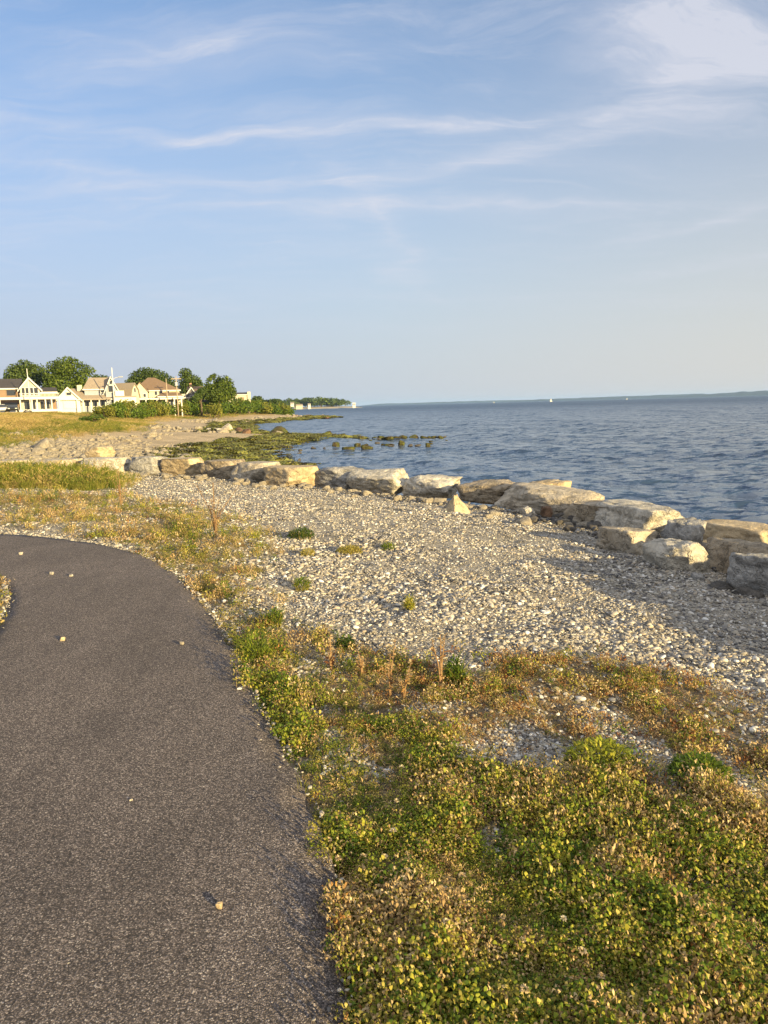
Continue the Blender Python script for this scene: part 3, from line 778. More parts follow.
scatter('shade_shingle', 'dark stones deepening the shade along the foot of the boulder wall', np.stack([x, y, height(x, y) + sz * .15 + .01], 1), sz, PEBD, tilt=.3)
# rubble field behind the wall
x, y = sample(26000, -44, -4, 29, 82); d_ = sdpoly(x, y, SHORE); sw = sdpoly(x, y, CAMSIDE)
ok = (sw < -1.2) & (d_ > 4.5) & (rng.random(len(x)) < sstep(24, 19, d_ + (fb2(x, y, .2, 3, 4) - .5) * 8) * np.where(d_ < 7, .5, 1) * sstep(62, 48, y + (x + 20) * .3) * (.25 + .75 * sstep(.38, .5, fb2(x, y, .16, 3, 44)))); x, y = x[ok], y[ok]
sz = np.exp(rng.normal(math.log(.23), .45, len(x)))
scatter('rubble', 'field of pale rubble stones behind the boulder wall', np.stack([x, y, height(x, y) + sz * .1], 1), sz, COB, tilt=.3)
# beach stones further round the cove
x, y = sample(5000, -45, -8, 60, 235); d_ = sdpoly(x, y, SHORE); ok = (d_ > 4) & (d_ < 14) & (rng.random(len(x)) < sstep(.45, .6, fb2(x, y, .08, 3, 14))); x, y = x[ok], y[ok]
sz = np.exp(rng.normal(math.log(.5), .4, len(x)))
scatter('beach_stones', 'scattered stones on the sand round the cove', np.stack([x, y, height(x, y) + sz * .1], 1), sz, COB, tilt=.3)

# weed lying over the tidal flat
M_sw = leaf_mat('rockweed', [(0.15, (0.07, 0.055, 0.018)), (0.4, (0.17, 0.165, 0.035)), (0.75, (0.28, 0.29, 0.055)), (1.0, (0.38, 0.32, 0.10))], .15)
def clump_mesh(seed, n, rr_, hh_, lw, ll):
    r = np.random.default_rng(seed); V, Fc = [], []
    for i in range(n):
        a = r.uniform(0, 6.283); q = rr_ * math.sqrt(r.random()); bx, by = math.cos(a) * q, math.sin(a) * q; th = r.uniform(0, 6.283); dx, dy = math.cos(th), math.sin(th)
        h_ = hh_ * (1 - .6 * (q / rr_) ** 2) * r.uniform(.5, 1); b_ = len(V)
        for (u, zz) in ((0, h_ * .7), (.5, h_), (1, h_ * .35)):
            wv_ = lw * (1 - .5 * abs(u - .4)); cx, cy = bx + dx * ll * u, by + dy * ll * u
            V += [(cx - dy * wv_ / 2, cy + dx * wv_ / 2, zz), (cx + dy * wv_ / 2, cy - dx * wv_ / 2, zz + r.normal(0, .02) * hh_)]
        Fc += [(b_, b_ + 1, b_ + 3, b_ + 2), (b_ + 2, b_ + 3, b_ + 5, b_ + 4)]
    return fastmesh('clump', V, Fc)
SW = [clump_mesh(i, 70, .5, .22, .09, .3) for i in range(4)]
for me in SW: me.materials.append(M_sw)
x, y = sample(9000, -30, 0, 30, 90); x2, y2 = sample(7000, -45, -8, 90, 222); x, y = np.append(x, x2), np.append(y, y2)
d_ = sdpoly(x, y, SHORE); sw = sdpoly(x, y, CAMSIDE); nn_ = fb2(x, y, .22, 3, 15)
ok = (sw < -2) & (d_ > -2.2) & (d_ < 7.5) & (rng.random(len(x)) < sstep(-2.2, .5, d_) * sstep(7.5, 4.5, d_ + (nn_ - .5) * 5) * (.3 + .7 * sstep(.38, .52, nn_))); x, y = x[ok], y[ok]
sz = rng.uniform(.6, 1.3, len(x)) * np.where(np.hypot(x, y) > 90, 1.5, 1)
scatter('seaweed', 'yellow green rockweed covering the stones at the edge of the cove', np.stack([x, y, np.maximum(height(x, y), SEA - .05)], 1), sz, SW, tilt=.15)

# tidal rocks, each a stone of its own
ROCKM = []
for i in range(5):
    Vx, Fc = rock_verts(500 + i, 4, .3, 6, .09, 8); Vx = Vx / (Vx.max(0) - Vx.min(0)); ROCKM.append(fastmesh('rock', Vx, Fc, True))
def rock_at(px, py, wpx, hpx, mat, label, group, z=SEA + .02, cat='rock'):
    g = gp(px, py, z); k = g[1] / F; o = bpy.data.objects.new('tidal_rock', rnd.choice(ROCKM).copy()); C.objects.link(o); o.data.materials.clear(); o.data.materials.append(mat)
    o.scale = (wpx * k * rnd.uniform(.85, 1.2), wpx * k * rnd.uniform(.7, 1.1), hpx * k * 1.45); o.location = (g[0], g[1], g[2] + hpx * k * .08); o.rotation_euler = (rnd.uniform(-.25, .25), rnd.uniform(-.3, .3), rnd.uniform(-1.5, 1.5)); return tag(o, label, cat, group)
TR = [(277, 437, 22, 10, 'largest weed covered rock at the water edge of the cove spit'), (325, 438, 13, 7, 'rounded olive rock at the end of the weedy spit'),
      (335, 447, 8, 6, 'upright olive rock standing alone in the water left of the flat ones'), (347, 450, 13, 4.5, 'flat olive rock just right of the upright rock in the water'),
      (357, 446, 7, 4, 'small rock behind the two flat rocks in the water'), (367, 449, 12, 5, 'low rock, right hand one of the pair of flat rocks in the water'),
      (401, 444, 7, 4, 'rounded weedy rock under the long line of weed in the water'), (361, 439, 6, 4, 'small weedy rock left of the long line of weed in the water'),
      (428, 446, 4, 4, 'smallest weedy rock right of the rounded one under the line of weed'), (342, 436, 8, 3, 'low rock just beyond the end of the weedy spit')]
for a in TR: rock_at(a[0], a[1], a[2], a[3], M_weedrock, a[4], 'rocks standing in the water')
for px, py, wp, hp in [(382, 438, 9, 2.6), (389, 438.5, 8, 3), (396, 438, 8, 2.4), (405, 438, 9, 2.6), (414, 438, 10, 2.6), (424, 438, 9, 2.2), (433, 437.5, 8, 2.0), (440, 437.5, 7, 2)]:
    rock_at(px, py, wp, hp, M_weedrock, 'low weedy rock in the long line awash beyond the rocks in the water', 'rocks awash in a line')
for px, py, wp, hp in [(292, 438, 12, 5), (303, 439, 12, 4), (313, 438, 10, 4), (262, 437, 10, 5), (250, 435, 10, 4)]:
    rock_at(px, py, wp, hp, M_weedrock, 'weed covered rock in the row forming the cove spit', 'rocks of the weedy spit')
for px, py, wp, hp, mt, lb in [(227, 431, 14, 7, M_tan, 'largest pale boulder on the cove beach'), (217, 432, 8, 4, M_pale, 'pale boulder left of the largest one on the cove beach'), (239, 432, 12, 5, M_rust, 'rust brown boulder right of the largest pale one on the cove beach'), (246, 434, 12, 6, M_rust, 'right hand rust brown boulder nearest the water of the cove'), (209, 431, 6, 4, M_pale, 'smallest pale boulder of the row on the cove beach')]:
    rock_at(px, py, wp, hp, mt, lb, 'boulders on the cove beach', -1.25, 'boulder')
for k_ in range(46):
    px = rnd.uniform(292, 452); py = 437 + rnd.random() ** 2 * 9 + (452 - px) / 160 * rnd.uniform(0, 6)
    rock_at(px, py, rnd.uniform(2.5, 6.5), rnd.uniform(.8, 1.8), M_weedrock if k_ % 3 else M_dark, 'tiny low stone just breaking the water between the larger weedy rocks', 'tiny stones awash')
for k_ in range(26):
    px = rnd.uniform(262, 300); py = rnd.uniform(444, 462)
    rock_at(px, py, rnd.uniform(3, 7), rnd.uniform(1.5, 3), M_dark, 'small dark stone showing in the shallows of the cove', 'dark stones in the shallows')
for k_ in range(30):
    px = rnd.uniform(272, 328); py = 414.5 + (px - 272) / 56 * 3.2 + rnd.uniform(-.6, .6)
    rock_at(px, py, rnd.uniform(3, 6), rnd.uniform(1, 2), M_rust if rnd.random() < .6 else M_weedrock, 'brown stone of the low rocky point far round the cove', 'stones of the far rocky point', SEA + .1)
#@@PART3
# ---------------------------------------------------------------- low plants near the path
M_green = leaf_mat('green leaf', [(0.0, (0.04, 0.075, 0.012)), (0.35, (0.10, 0.16, 0.016)), (0.65, (0.25, 0.29, 0.028)), (0.85, (0.46, 0.42, 0.055)), (1.0, (0.62, 0.50, 0.16))], .42)
M_olive = leaf_mat('olive leaf', [(0.0, (0.09, 0.09, 0.018)), (0.4, (0.24, 0.215, 0.036)), (0.7, (0.44, 0.37, 0.08)), (1.0, (0.62, 0.50, 0.19))], .4)
M_dry = leaf_mat('dry leaf', [(0.0, (0.17, 0.10, 0.045)), (0.35, (0.36, 0.24, 0.105)), (0.7, (0.55, 0.40, 0.19)), (1.0, (0.68, 0.54, 0.30))], .25)
M_red = leaf_mat('russet leaf', [(0.0, (0.12, 0.045, 0.02)), (0.4, (0.25, 0.11, 0.04)), (0.75, (0.36, 0.19, 0.06)), (1.0, (0.46, 0.29, 0.11))], .25)
M_straw = leaf_mat('straw', [(0.0, (0.20, 0.14, 0.05)), (0.4, (0.34, 0.25, 0.09)), (0.8, (0.48, 0.36, 0.15)), (1.0, (0.56, 0.45, 0.23))], .3)
M_blade = leaf_mat('grass blade', [(0.0, (0.07, 0.10, 0.015)), (0.4, (0.13, 0.155, 0.02)), (0.75, (0.26, 0.23, 0.045)), (1.0, (0.40, 0.30, 0.10))], .35)
M_stem = simple_mat('dry stem', (0.24, 0.15, 0.075), .8, .25, 20)
M_flow = peb_mat('clover head', [(0, (0.50, 0.36, 0.19)), (.5, (0.62, 0.50, 0.30)), (1, (0.70, 0.62, 0.44))], .9)


def sprig(seed, n, spread, hgt, ll, lw, curl=.5, up=.4):
    """a low plant: many small oval leaves, each a folded blade on its own spot of a domed tuft"""
    r = np.random.default_rng(seed); V, Fc = [], []
    for i in range(n):
        a = r.uniform(0, 6.283); q = spread * math.sqrt(r.random()); z0 = hgt * (1 - .55 * (q / spread) ** 2) * r.uniform(.25, 1)
        th = a + r.normal(0, .9); pit = r.normal(up, .45); L = ll * r.uniform(.6, 1.3); Wd = lw * r.uniform(.7, 1.2)
        d = np.array((math.cos(th) * math.cos(pit), math.sin(th) * math.cos(pit), math.sin(pit))); sd_ = np.array((-math.sin(th), math.cos(th), r.normal(0, .25))); sd_ /= np.linalg.norm(sd_)
        nn = np.cross(d, sd_); b = np.array((math.cos(a) * q, math.sin(a) * q, z0)); k = len(V)
        for u, wv, dz in ((0, .25, 0), (.35, 1.0, .10), (.72, .85, .10), (1.0, .15, -.05 - curl * .25)):
            c = b + d * L * u + nn * L * dz
            V += [c - sd_ * Wd * wv / 2 + nn * Wd * .18 * wv, c + sd_ * Wd * wv / 2 + nn * Wd * .18 * wv]
        for j in range(3): Fc.append((k + 2 * j, k + 2 * j + 1, k + 2 * j + 3, k + 2 * j + 2))
    return fastmesh('sprig', V, Fc)


def blades(seed, n, spread, hgt, wid, lean=.5, head=0):
    r = np.random.default_rng(seed); V, Fc = [], []
    for i in range(n):
        a = r.uniform(0, 6.283); q = spread * math.sqrt(r.random()); b = np.array((math.cos(a) * q, math.sin(a) * q, -.01)); th = a + r.normal(0, .8)
        h_ = hgt * r.uniform(.5, 1.1); ln = lean * r.uniform(.2, 1.2) * h_; dr = np.array((math.cos(th), math.sin(th), 0)); fc_ = r.uniform(0, 6.283); sd_ = np.array((math.cos(fc_), math.sin(fc_), 0)); k = len(V)
        for u in (0, .4, .75, 1.0):
            c = b + dr * ln * u * u + np.array((0, 0, h_ * (u - .18 * u * u))); wv = wid * (1 - u * .85); V += [c - sd_ * wv / 2, c + sd_ * wv / 2]
        for j in range(3): Fc.append((k + 2 * j, k + 2 * j + 1, k + 2 * j + 3, k + 2 * j + 2))
        if head and r.random() < head:
            for z_ in np.linspace(.8, 1.05, 6):
                c = b + dr * ln * z_ * z_ + np.array((0, 0, h_ * (z_ - .18 * z_ * z_))); k = len(V); t2 = r.uniform(0, 6.283); s2 = np.array((math.cos(t2), math.sin(t2), .6)) * wid * 2.2
                V += [c, c + s2, c + s2 * .5 + np.array((0, 0, wid * 3)), c + np.array((0, 0, wid * 1.5))]; Fc.append((k, k + 1, k + 2, k + 3))
    return fastmesh('blades', V, Fc)


def withmat(ms, mat):
    for me in ms: me.materials.append(mat)
    return ms


PG = withmat([sprig(10 + i, 32, .031, .056, .0092, .0080, .5, .12) for i in range(5)], M_green)
PO = withmat([sprig(30 + i, 27, .031, .054, .0088, .0064, .5, .2) for i in range(4)], M_olive)
PD = withmat([sprig(50 + i, 20, .032, .054, .0105, .0060, 1.2, .45) for i in range(4)], M_dry)
PR_ = withmat([sprig(70 + i, 16, .030, .035, .012, .006, 1.0, .8) for i in range(4)], M_red)
GB = withmat([blades(90 + i, 14, .03, .07, .004, .8) for i in range(4)], M_blade)
GS = withmat([blades(110 + i, 14, .035, .055, .003, 1.2) for i in range(4)], M_straw)
PROT = PG + PO + PD + PR_ + GB + GS
i0 = np.cumsum([0, 5, 4, 4, 4, 4, 4])
x, y = fan(210000, .9, 20, -66, 52, .8)
v_ = veg(x, y); pd = sdpoly(x, y, PATH); nz = fb2(x, y, 2.6, 3, 33); nz2 = fb2(x, y, 1.1, 3, 35); nz3 = fb2(x, y, 7.0, 2, 37)
dens = v_ * np.where(y < 4.2, 1.0, .85) * (.28 + .72 * sstep(.34, .58, nz3))
ok = (rng.random(len(x)) < dens) & (pd < .05)
x, y, nz, nz2, nz3 = x[ok], y[ok], nz[ok], nz2[ok], nz3[ok]; dist = np.hypot(x, y)
upper = sstep(2.9, 3.9, y) * sstep(-.6, .2, x)                        # russet belt against the shingle
topl = sstep(4.3, 6.0, y) * sstep(1.2, -.2, x)                        # yellow dry sward beyond the bend
inn = sdpoly(x, y, INNER) > 0
g = np.clip(sstep(.40, .60, nz) * (1 - .8 * upper), 0, 1)
wts = np.stack([.25 + 1.35 * g * (1 - topl * .6), .6 + .3 * nz3, .38 + .5 * (1 - g) + .3 * topl, .05 + 1.3 * upper + .12 * (1 - g), .06 + .4 * topl + .4 * inn, -.0 + .06 + .55 * topl + .8 * inn], 1)
dp = sstep(.50, .66, fb2(x, y, 1.9, 3, 43))[:, None]; wts = wts * (1 - dp) + wts * dp * np.array([.25, .7, 2.2, 1.6, 1.2, 1.6])
wts /= wts.sum(1)[:, None]; cum = np.cumsum(wts, 1); kind = (rng.random(len(x))[:, None] > cum).sum(1).clip(0, 5)
idx = i0[kind] + (rng.random(len(x)) * (i0[kind + 1] - i0[kind])).astype(int)
sz = rng.uniform(.65, 1.35, len(x)) * (.55 + .95 * sstep(.36, .62, fb2(x, y, 3.6, 2, 39))) * (.85 + .3 * sstep(.35, .65, nz2)) * (1 + .06 * np.maximum(dist - 3, 0)) * np.where(upper > .5, .8, 1)
sx_ = np.minimum(sz, 1.3 + .05 * dist); sclv = np.stack([sx_, sx_, sz * rng.uniform(.9, 1.5, len(x))], 1)
scatter('ground_cover', 'low green, yellow and russet plants covering the verge beside the path', np.stack([x, y, np.where(sdpoly(x, y, PATH) > 0, -.002, height(x, y) - .004)], 1), sclv, PROT, tilt=.22, idx=idx)
print('plants', len(x))
# dead leaf and stem litter between the plants
LT = withmat([sprig(130 + i, 10, .06, .008, .018, .005, .3, .0) for i in range(4)], M_dry) + withmat([sprig(136 + i, 8, .06, .006, .03, .0018, .1, .0) for i in range(3)], M_straw)
x, y = fan(20000, .9, 18, -66, 52, .8); v_ = veg(x, y); ok = rng.random(len(x)) < np.minimum(1, v_ * 1.2); x, y = x[ok], y[ok]
scatter('litter', 'dead leaves and straw lying between the plants of the verge', np.stack([x, y, height(x, y) + .004], 1), rng.uniform(.6, 1.4, len(x)), LT, tilt=.15)

# clover heads standing out of the green
def head_mesh(seed):
    r = np.random.default_rng(seed); V, Fc = [], []
    for i in range(46):
        v = r.normal(0, 1, 3); v /= np.linalg.norm(v); v[2] = abs(v[2]) * 1.0 - .25; b = v * .0055; a = np.cross(v, (0, 0, 1.0)) + 1e-4; a = a / np.linalg.norm(a) * .0021; k = len(V); tip = v * .0115 + r.normal(0, .0012, 3)
        V += [b - a, b + a, tip + a * .6, tip - a * .6]; Fc.append((k, k + 1, k + 2, k + 3))
    V = np.array(V); V[:, 2] += .07
    return fastmesh('flower', V, Fc)
HM = [head_mesh(i) for i in range(3)]
STK = MB().tube([(0, 0, -.01), (.002, .001, .04), (0, 0, .066)], .0009, 5)
for px, py in [(328, 836), (397, 826), (358, 833), (336, 862), (362, 856), (384, 852), (398, 800), (402, 878), (404, 874), (464, 872), (505, 902), (445, 921), (525, 929), (362, 984), (370, 1003), (408, 957), (346, 700), (400, 769), (600, 962), (640, 1003), (583, 941), (566, 905), (350, 760), (470, 965), (520, 985), (690, 880), (712, 950)]:
    q = gp(px, py, .02); e_ = empty('clover_flower', (q[0], q[1], hz(q[0], q[1])), 'faded cream clover head standing above the green leaves of the verge', 'clover flower', 'clover heads in the verge')
    o = bpy.data.objects.new('flower_head', rnd.choice(HM)); C.objects.link(o); o.parent = e_
    if not o.data.materials: o.data.materials.append(M_flow)
    s0 = rnd.uniform(.8, 1.2); e_.scale = (s0, s0, s0 * rnd.uniform(.8, 1.2)); e_.rotation_euler = (rnd.uniform(-.2, .2), rnd.uniform(-.2, .2), rnd.uniform(0, 6))
    if px == 328: stalk0 = STK.build('stalk', M_green, e_); 
    else:
        o = stalk0.copy(); C.objects.link(o); o.parent = e_

# tall dry weeds
def weed_stalk(px, py, hpx, label, seed, bush=0, z=-.1):
    r = random.Random(seed); q = gp(px, py, z); H = hpx * q[1] / F
    e_ = empty('dry_weed', (q[0], q[1], hz(q[0], q[1]) - .01), label, 'weed', 'tall dry weeds')
    st = MB(); lf = []; sdh = []
    for i in range(3 + bush * 5):
        a = r.uniform(0, 6.283); ln = r.uniform(.03, .2) * H * (1 + bush * 1.3); h_ = H * (r.uniform(.5, 1) if i else 1); pts = [(0, 0, 0), (math.cos(a) * ln * .25, math.sin(a) * ln * .25, h_ * .5), (math.cos(a) * ln, math.sin(a) * ln, h_)]
        st.tube(pts, [.006, .0045, .002], 5)
        for j in range(9):
            u = r.uniform(.15, .8); sdh.append((u, pts, 0)) if u > 1 else lf.append((u, pts))
        for j in range(16): sdh.append((r.uniform(.55, 1.0), pts, 1))
    def along(u, p): return Vector(p[0]).lerp(Vector(p[1]), u * 2) if u < .5 else Vector(p[1]).lerp(Vector(p[2]), u * 2 - 1)
    def quads(lst, L, Wd):
        m = MB()
        for it in lst:
            c = along(it[0], it[1]); th = r.uniform(0, 6.283); d = Vector((math.cos(th), math.sin(th), r.uniform(-.3, .7))) * L * r.uniform(.6, 1.3); s = Vector((-math.sin(th), math.cos(th), r.uniform(-.5, .5))) * Wd
            m.add([c - s * .3, c + s * .3, c + d * .6 + s, c + d, c + d * .6 - s], [(0, 1, 2, 3, 4)])
        return m
    st.build('stem', M_stem, e_); quads(lf, .035 + .02 * H, .006).build('leaf', M_red, e_); quads(sdh, .022, .008).build('seed_head', M_dry, e_)
weed_stalk(390, 690, 62, 'tall russet weed rising from the verge in front of the shingle, tallest of the pair', 1)
weed_stalk(404, 694, 44, 'shorter russet weed just right of the tallest one in front of the shingle', 2)
weed_stalk(441, 676, 60, 'thin straight dry weed standing alone right of the russet pair', 3)
weed_stalk(331, 668, 40, 'thin dry weed at the left end of the verge front, beside the shingle', 4)
weed_stalk(362, 672, 36, 'thin dry weed left of the tall russet pair', 5)
weed_stalk(216, 540, 58, 'wide branching dry weed on the sward between the path bend and the wall', 6, 1)
weed_stalk(122, 512, 40, 'branching dry weed at the right end of the tall grass clump', 7, 1, -.15)
# green tufts growing on the shingle
def tuft(px, py, wpx, hpx, label, seed, mat=None, dry=False):
    q = gp(px, py, -.14); k = q[1] / F; sp = wpx * k / 2; H = hpx * k
    e_ = empty('weed_tuft', (q[0], q[1], hz(q[0], q[1])), label, 'weed tuft', 'tufts on the shingle')
    link('leaves', sprig(seed, int(240 + 400 * sp / .1) if sp > .1 else 220, sp, H * .85, min(H * .3, .03), min(H * .12, .011), .5, .5), mat or M_green, e_)
    link('blades', blades(seed + 1, 40, sp * .8, H * 1.1, H * .05, .7), M_straw if dry else M_blade, e_)
TF_ = [(301, 538, 26, 14, 'broad yellow green tuft on the shingle, largest of those near the wall'), (349, 548, 26, 10, 'flat yellowish tuft on the shingle, right of the broad yellow green one'),
       (388, 541, 14, 9, 'small green tuft furthest right on the shingle'), (302, 590, 16, 18, 'green tuft in the middle of the shingle left half'), (409, 606, 10, 20, 'narrow upright green tuft alone in the middle of the shingle'),
       (275, 633, 18, 22, 'leafy green weed at the edge of the shingle beside the path'), (345, 648, 18, 14, 'low green tuft at the bottom of the shingle'), (257, 672, 26, 38, 'tall leafy green weed at the path edge'),
       (308, 556, 14, 9, 'small olive tuft below the broad yellow green one'), (455, 678, 20, 34, 'bright green clump beside the thin straight dry weed'), (600, 760, 70, 34, 'bushy bright green clump in the middle of the verge'), (700, 772, 60, 30, 'bushy green clump at the right side of the verge')]
for i, a in enumerate(TF_): tuft(a[0], a[1], a[2], a[3], a[4], 700 + i * 3, M_olive if i in (1, 8) else M_green, i in (0, 1))
# stones and shells lying on the asphalt
for px, py, wp, mt, lb in [(63, 641, 7, M_gold, 'tan pebble on the left of the asphalt path'), (182, 645, 6, M_cob, 'pale pebble on the asphalt path nearer the shingle edge'), (219, 909, 9, M_gold, 'upright yellow stone chip on the asphalt nearest the camera'), (21, 555, 5, M_pale, 'white shell bit on the far bend of the path'), (71, 577, 5, M_pale, 'white pebble in the middle of the far path'), (52, 575, 6, M_pale, 'flat white chip left of the white pebble on the far path'), (131, 802, 4, M_pale, 'tiny white chip on the middle of the path'), (69, 966, 5, M_pale, 'tiny white chip at the lower left of the path')]:
    q = gp(px, py, .005); k = q[1] / F; Vx, Fc = rock_verts(int(px) + 900, 3, .3, 6); Vx = Vx / (Vx.max(0) - Vx.min(0)) * np.array((wp * k * .8, wp * k * .6, wp * k * (.95 if px == 219 else .6)))
    tag(link('pebble', fastmesh('pebble', Vx, Fc, True), mt, None, (q[0], q[1], .009 + wp * k * .25)), lb, 'pebble', 'stones lying on the path')
for px, py in [(180, 583), (188, 588), (193, 592), (210, 615), (219, 629), (243, 688), (246, 683), (240, 690), (205, 607), (199, 600)]:
    q = gp(px, py, 0); o = bpy.data.objects.new('shell', rnd.choice(SHL)); C.objects.link(o); s0 = rnd.uniform(.022, .036); o.scale = (s0, s0, s0); o.location = (q[0], q[1], .008); o.rotation_euler = (rnd.uniform(-.2, .2), 0, rnd.uniform(0, 6))
    tag(o, 'white shell lying on the shingle edge of the path', 'shell', 'shells along the path edge')

# tall grass
TG = withmat([blades(800 + i, 34, .22, .55, .012, .6, .35) for i in range(4)], M_blade) + withmat([blades(810 + i, 30, .22, .55, .010, .8, .6) for i in range(4)], M_straw)
x, y = sample(9000, -26, -6, 13, 27); tl = sdpoly(x, y, TALL) + (fb2(x, y, .8, 3, 71) - .5) * 2.2; ok = (rng.random(len(x)) < sstep(-.35, .7, tl)) & (sdpoly(x, y, CAMSIDE) > .4); x, y = x[ok], y[ok]
gr = (fb2(x, y, .5, 3, 73) + rng.normal(0, .08, len(x))) > .37; idx = np.where(gr, rng.integers(0, 4, len(x)), 4 + rng.integers(0, 4, len(x)))
print('tall', len(x)); sz = rng.uniform(.4, .95, len(x)) * (.55 + .5 * sstep(.0, .9, sdpoly(x, y, TALL)))
scatter('tall_grass', 'tall green and straw grass in front of the left end of the wall', np.stack([x, y, height(x, y)], 1), sz, TG, tilt=.12, idx=idx)
x, y = sample(46000, -75, -8, 36, 240); d_ = sdpoly(x, y, SHORE); nn_ = fb2(x, y, .07, 3, 81)
ok = (rng.random(len(x)) < np.where(x < -20 - (y - 40) * .12, sstep(14.5, 19, d_ + (nn_ - .5) * 9), sstep(18.5, 23.5, d_ + (nn_ - .5) * 9)) * np.clip(90 / np.hypot(x, y), .3, 1.4)) & (d_ < 75) & (x / y > -.75); x, y, nn_, d_ = x[ok], y[ok], nn_[ok], d_[ok]
gr = fb2(x, y, .13, 3, 83) + rng.normal(0, .06, len(x)) > .50; idx = np.where(gr, rng.integers(0, 4, len(x)), 4 + rng.integers(0, 4, len(x)))
sz = rng.uniform(.5, 1.15, len(x)) * np.where(y > 95, .7, 1); print('meadow', len(x))
scatter('meadow_grass', 'yellow and green meadow grass between the beach and the houses', np.stack([x, y, height(x, y)], 1), np.stack([sz * 1.8, sz * 1.8, sz], 1), TG, tilt=.12, idx=idx)

# grass on the inside of the bend
VG = withmat([blades(840 + i, 26, .07, .11, .005, .9, .2) for i in range(3)], M_straw) + withmat([blades(845 + i, 26, .07, .10, .005, .9) for i in range(3)], M_blade)
x, y = sample(5000, -7, -2.2, 3.0, 8.4); e_d = sdpoly(x, y, INNER); ok = (e_d > .07) & (e_d < 1.6) & (rng.random(len(x)) < .8); x, y = x[ok], y[ok]
scatter('verge_grass', 'dry yellow grass on the inside of the path bend', np.stack([x, y, height(x, y)], 1), rng.uniform(.45, .95, len(x)), VG, tilt=.2)
# ---------------------------------------------------------------- trees and shrubs
M_tree = leaf_mat('tree leaf', [(0.15, (0.028, 0.050, 0.009)), (0.45, (0.068, 0.105, 0.014)), (0.7, (0.125, 0.165, 0.022)), (0.95, (0.20, 0.215, 0.04))], .25, .35)
M_tree2 = leaf_mat('dark tree leaf', [(0.15, (0.022, 0.042, 0.010)), (0.5, (0.050, 0.080, 0.015)), (0.8, (0.09, 0.125, 0.022)), (1.0, (0.14, 0.165, 0.035))], .2, .35)
M_shrub = leaf_mat('shrub leaf', [(0.15, (0.030, 0.060, 0.008)), (0.45, (0.075, 0.125, 0.014)), (0.7, (0.13, 0.18, 0.022)), (0.95, (0.22, 0.24, 0.04))], .3, .6)
M_shrub2 = leaf_mat('yellow shrub leaf', [(0.15, (0.06, 0.075, 0.012)), (0.45, (0.14, 0.155, 0.022)), (0.75, (0.22, 0.21, 0.035)), (1.0, (0.30, 0.26, 0.06))], .3, .6)
M_bark = simple_mat('bark', (0.10, 0.075, 0.055), .9, .3, 8)


def cloud(seed, lobes, n, leaf, gap=.33, freq=.55):
    """leaf sized faces spread through several lobes, with holes where a noise is low"""
    r = np.random.default_rng(seed); L = np.array(lobes, float); vol = L[:, 3] * L[:, 4] * L[:, 5]; pick = r.choice(len(L), n, p=vol ** .8 / (vol ** .8).sum())
    d = r.normal(0, 1, (n, 3)); d /= np.linalg.norm(d, axis=1)[:, None]; q = r.random(n) ** .4
    bump = .95 + .36 * fbm(d * 2.2 + pick[:, None] * 5.1, 3, seed)
    P_ = L[pick, :3] + d * L[pick, 3:] * (q * bump)[:, None]
    keep = fbm(P_ * freq / leaf * .35 + seed, 3, seed + 2) > gap; P_, d = P_[keep], d[keep]; n = len(P_)
    nn = d + r.normal(0, .75, (n, 3)); nn /= np.linalg.norm(nn, axis=1)[:, None]; a = np.cross(nn, r.normal(0, 1, (n, 3))); a /= np.linalg.norm(a, axis=1)[:, None]; b = np.cross(nn, a)
    s = (leaf * r.uniform(.5, 1.15, n))[:, None]
    V = np.stack([P_ - a * s * .5, P_ + b * s * .34, P_ + a * s * .5, P_ - b * s * .34], 1).reshape(-1, 3)
    return fastmesh('crown', V, np.arange(4 * n).reshape(n, 4))


def tree(lobes_px, base, Y, label, seed, mat, n=3600, leaf=.55, trunk_r=.3, group='trees behind the houses', name='tree'):
    """lobes in photo units (cx, cy, rx, ry) at distance Y"""
    k = Y / F; b = at(base[0], base[1], Y); lb = []
    for cx, cy, rx, ry in lobes_px:
        c = at(cx, cy, Y); lb.append((c[0] - b[0], rng.uniform(-.5, .5) * rx * k * .4, c[2] - b[2], rx * k, rx * k * .9, ry * k))
    gz = hz(b[0], b[1]) - .3 - b[2]
    e_ = empty(name, (b[0], Y, b[2]), label, 'tree', group)
    link('crown', cloud(seed, lb, int(n * 1.9), leaf * 1.05), mat, e_)
    m = MB(); top = max(l[2] for l in lb); m.tube([(0, 0, gz), (.1, 0, gz * .3 + top * .3), (0, .1, top * .8)], [trunk_r, trunk_r * .8, trunk_r * .3], 7)
    for l in lb: m.tube([(0, 0, top * .25), (l[0] * .5, l[1] * .5, (l[2] + top * .3) * .5), (l[0] * .9, l[1] * .9, l[2])], [trunk_r * .5, trunk_r * .35, .05], 5)
    m.build('trunk', M_bark, e_, True)
    return e_


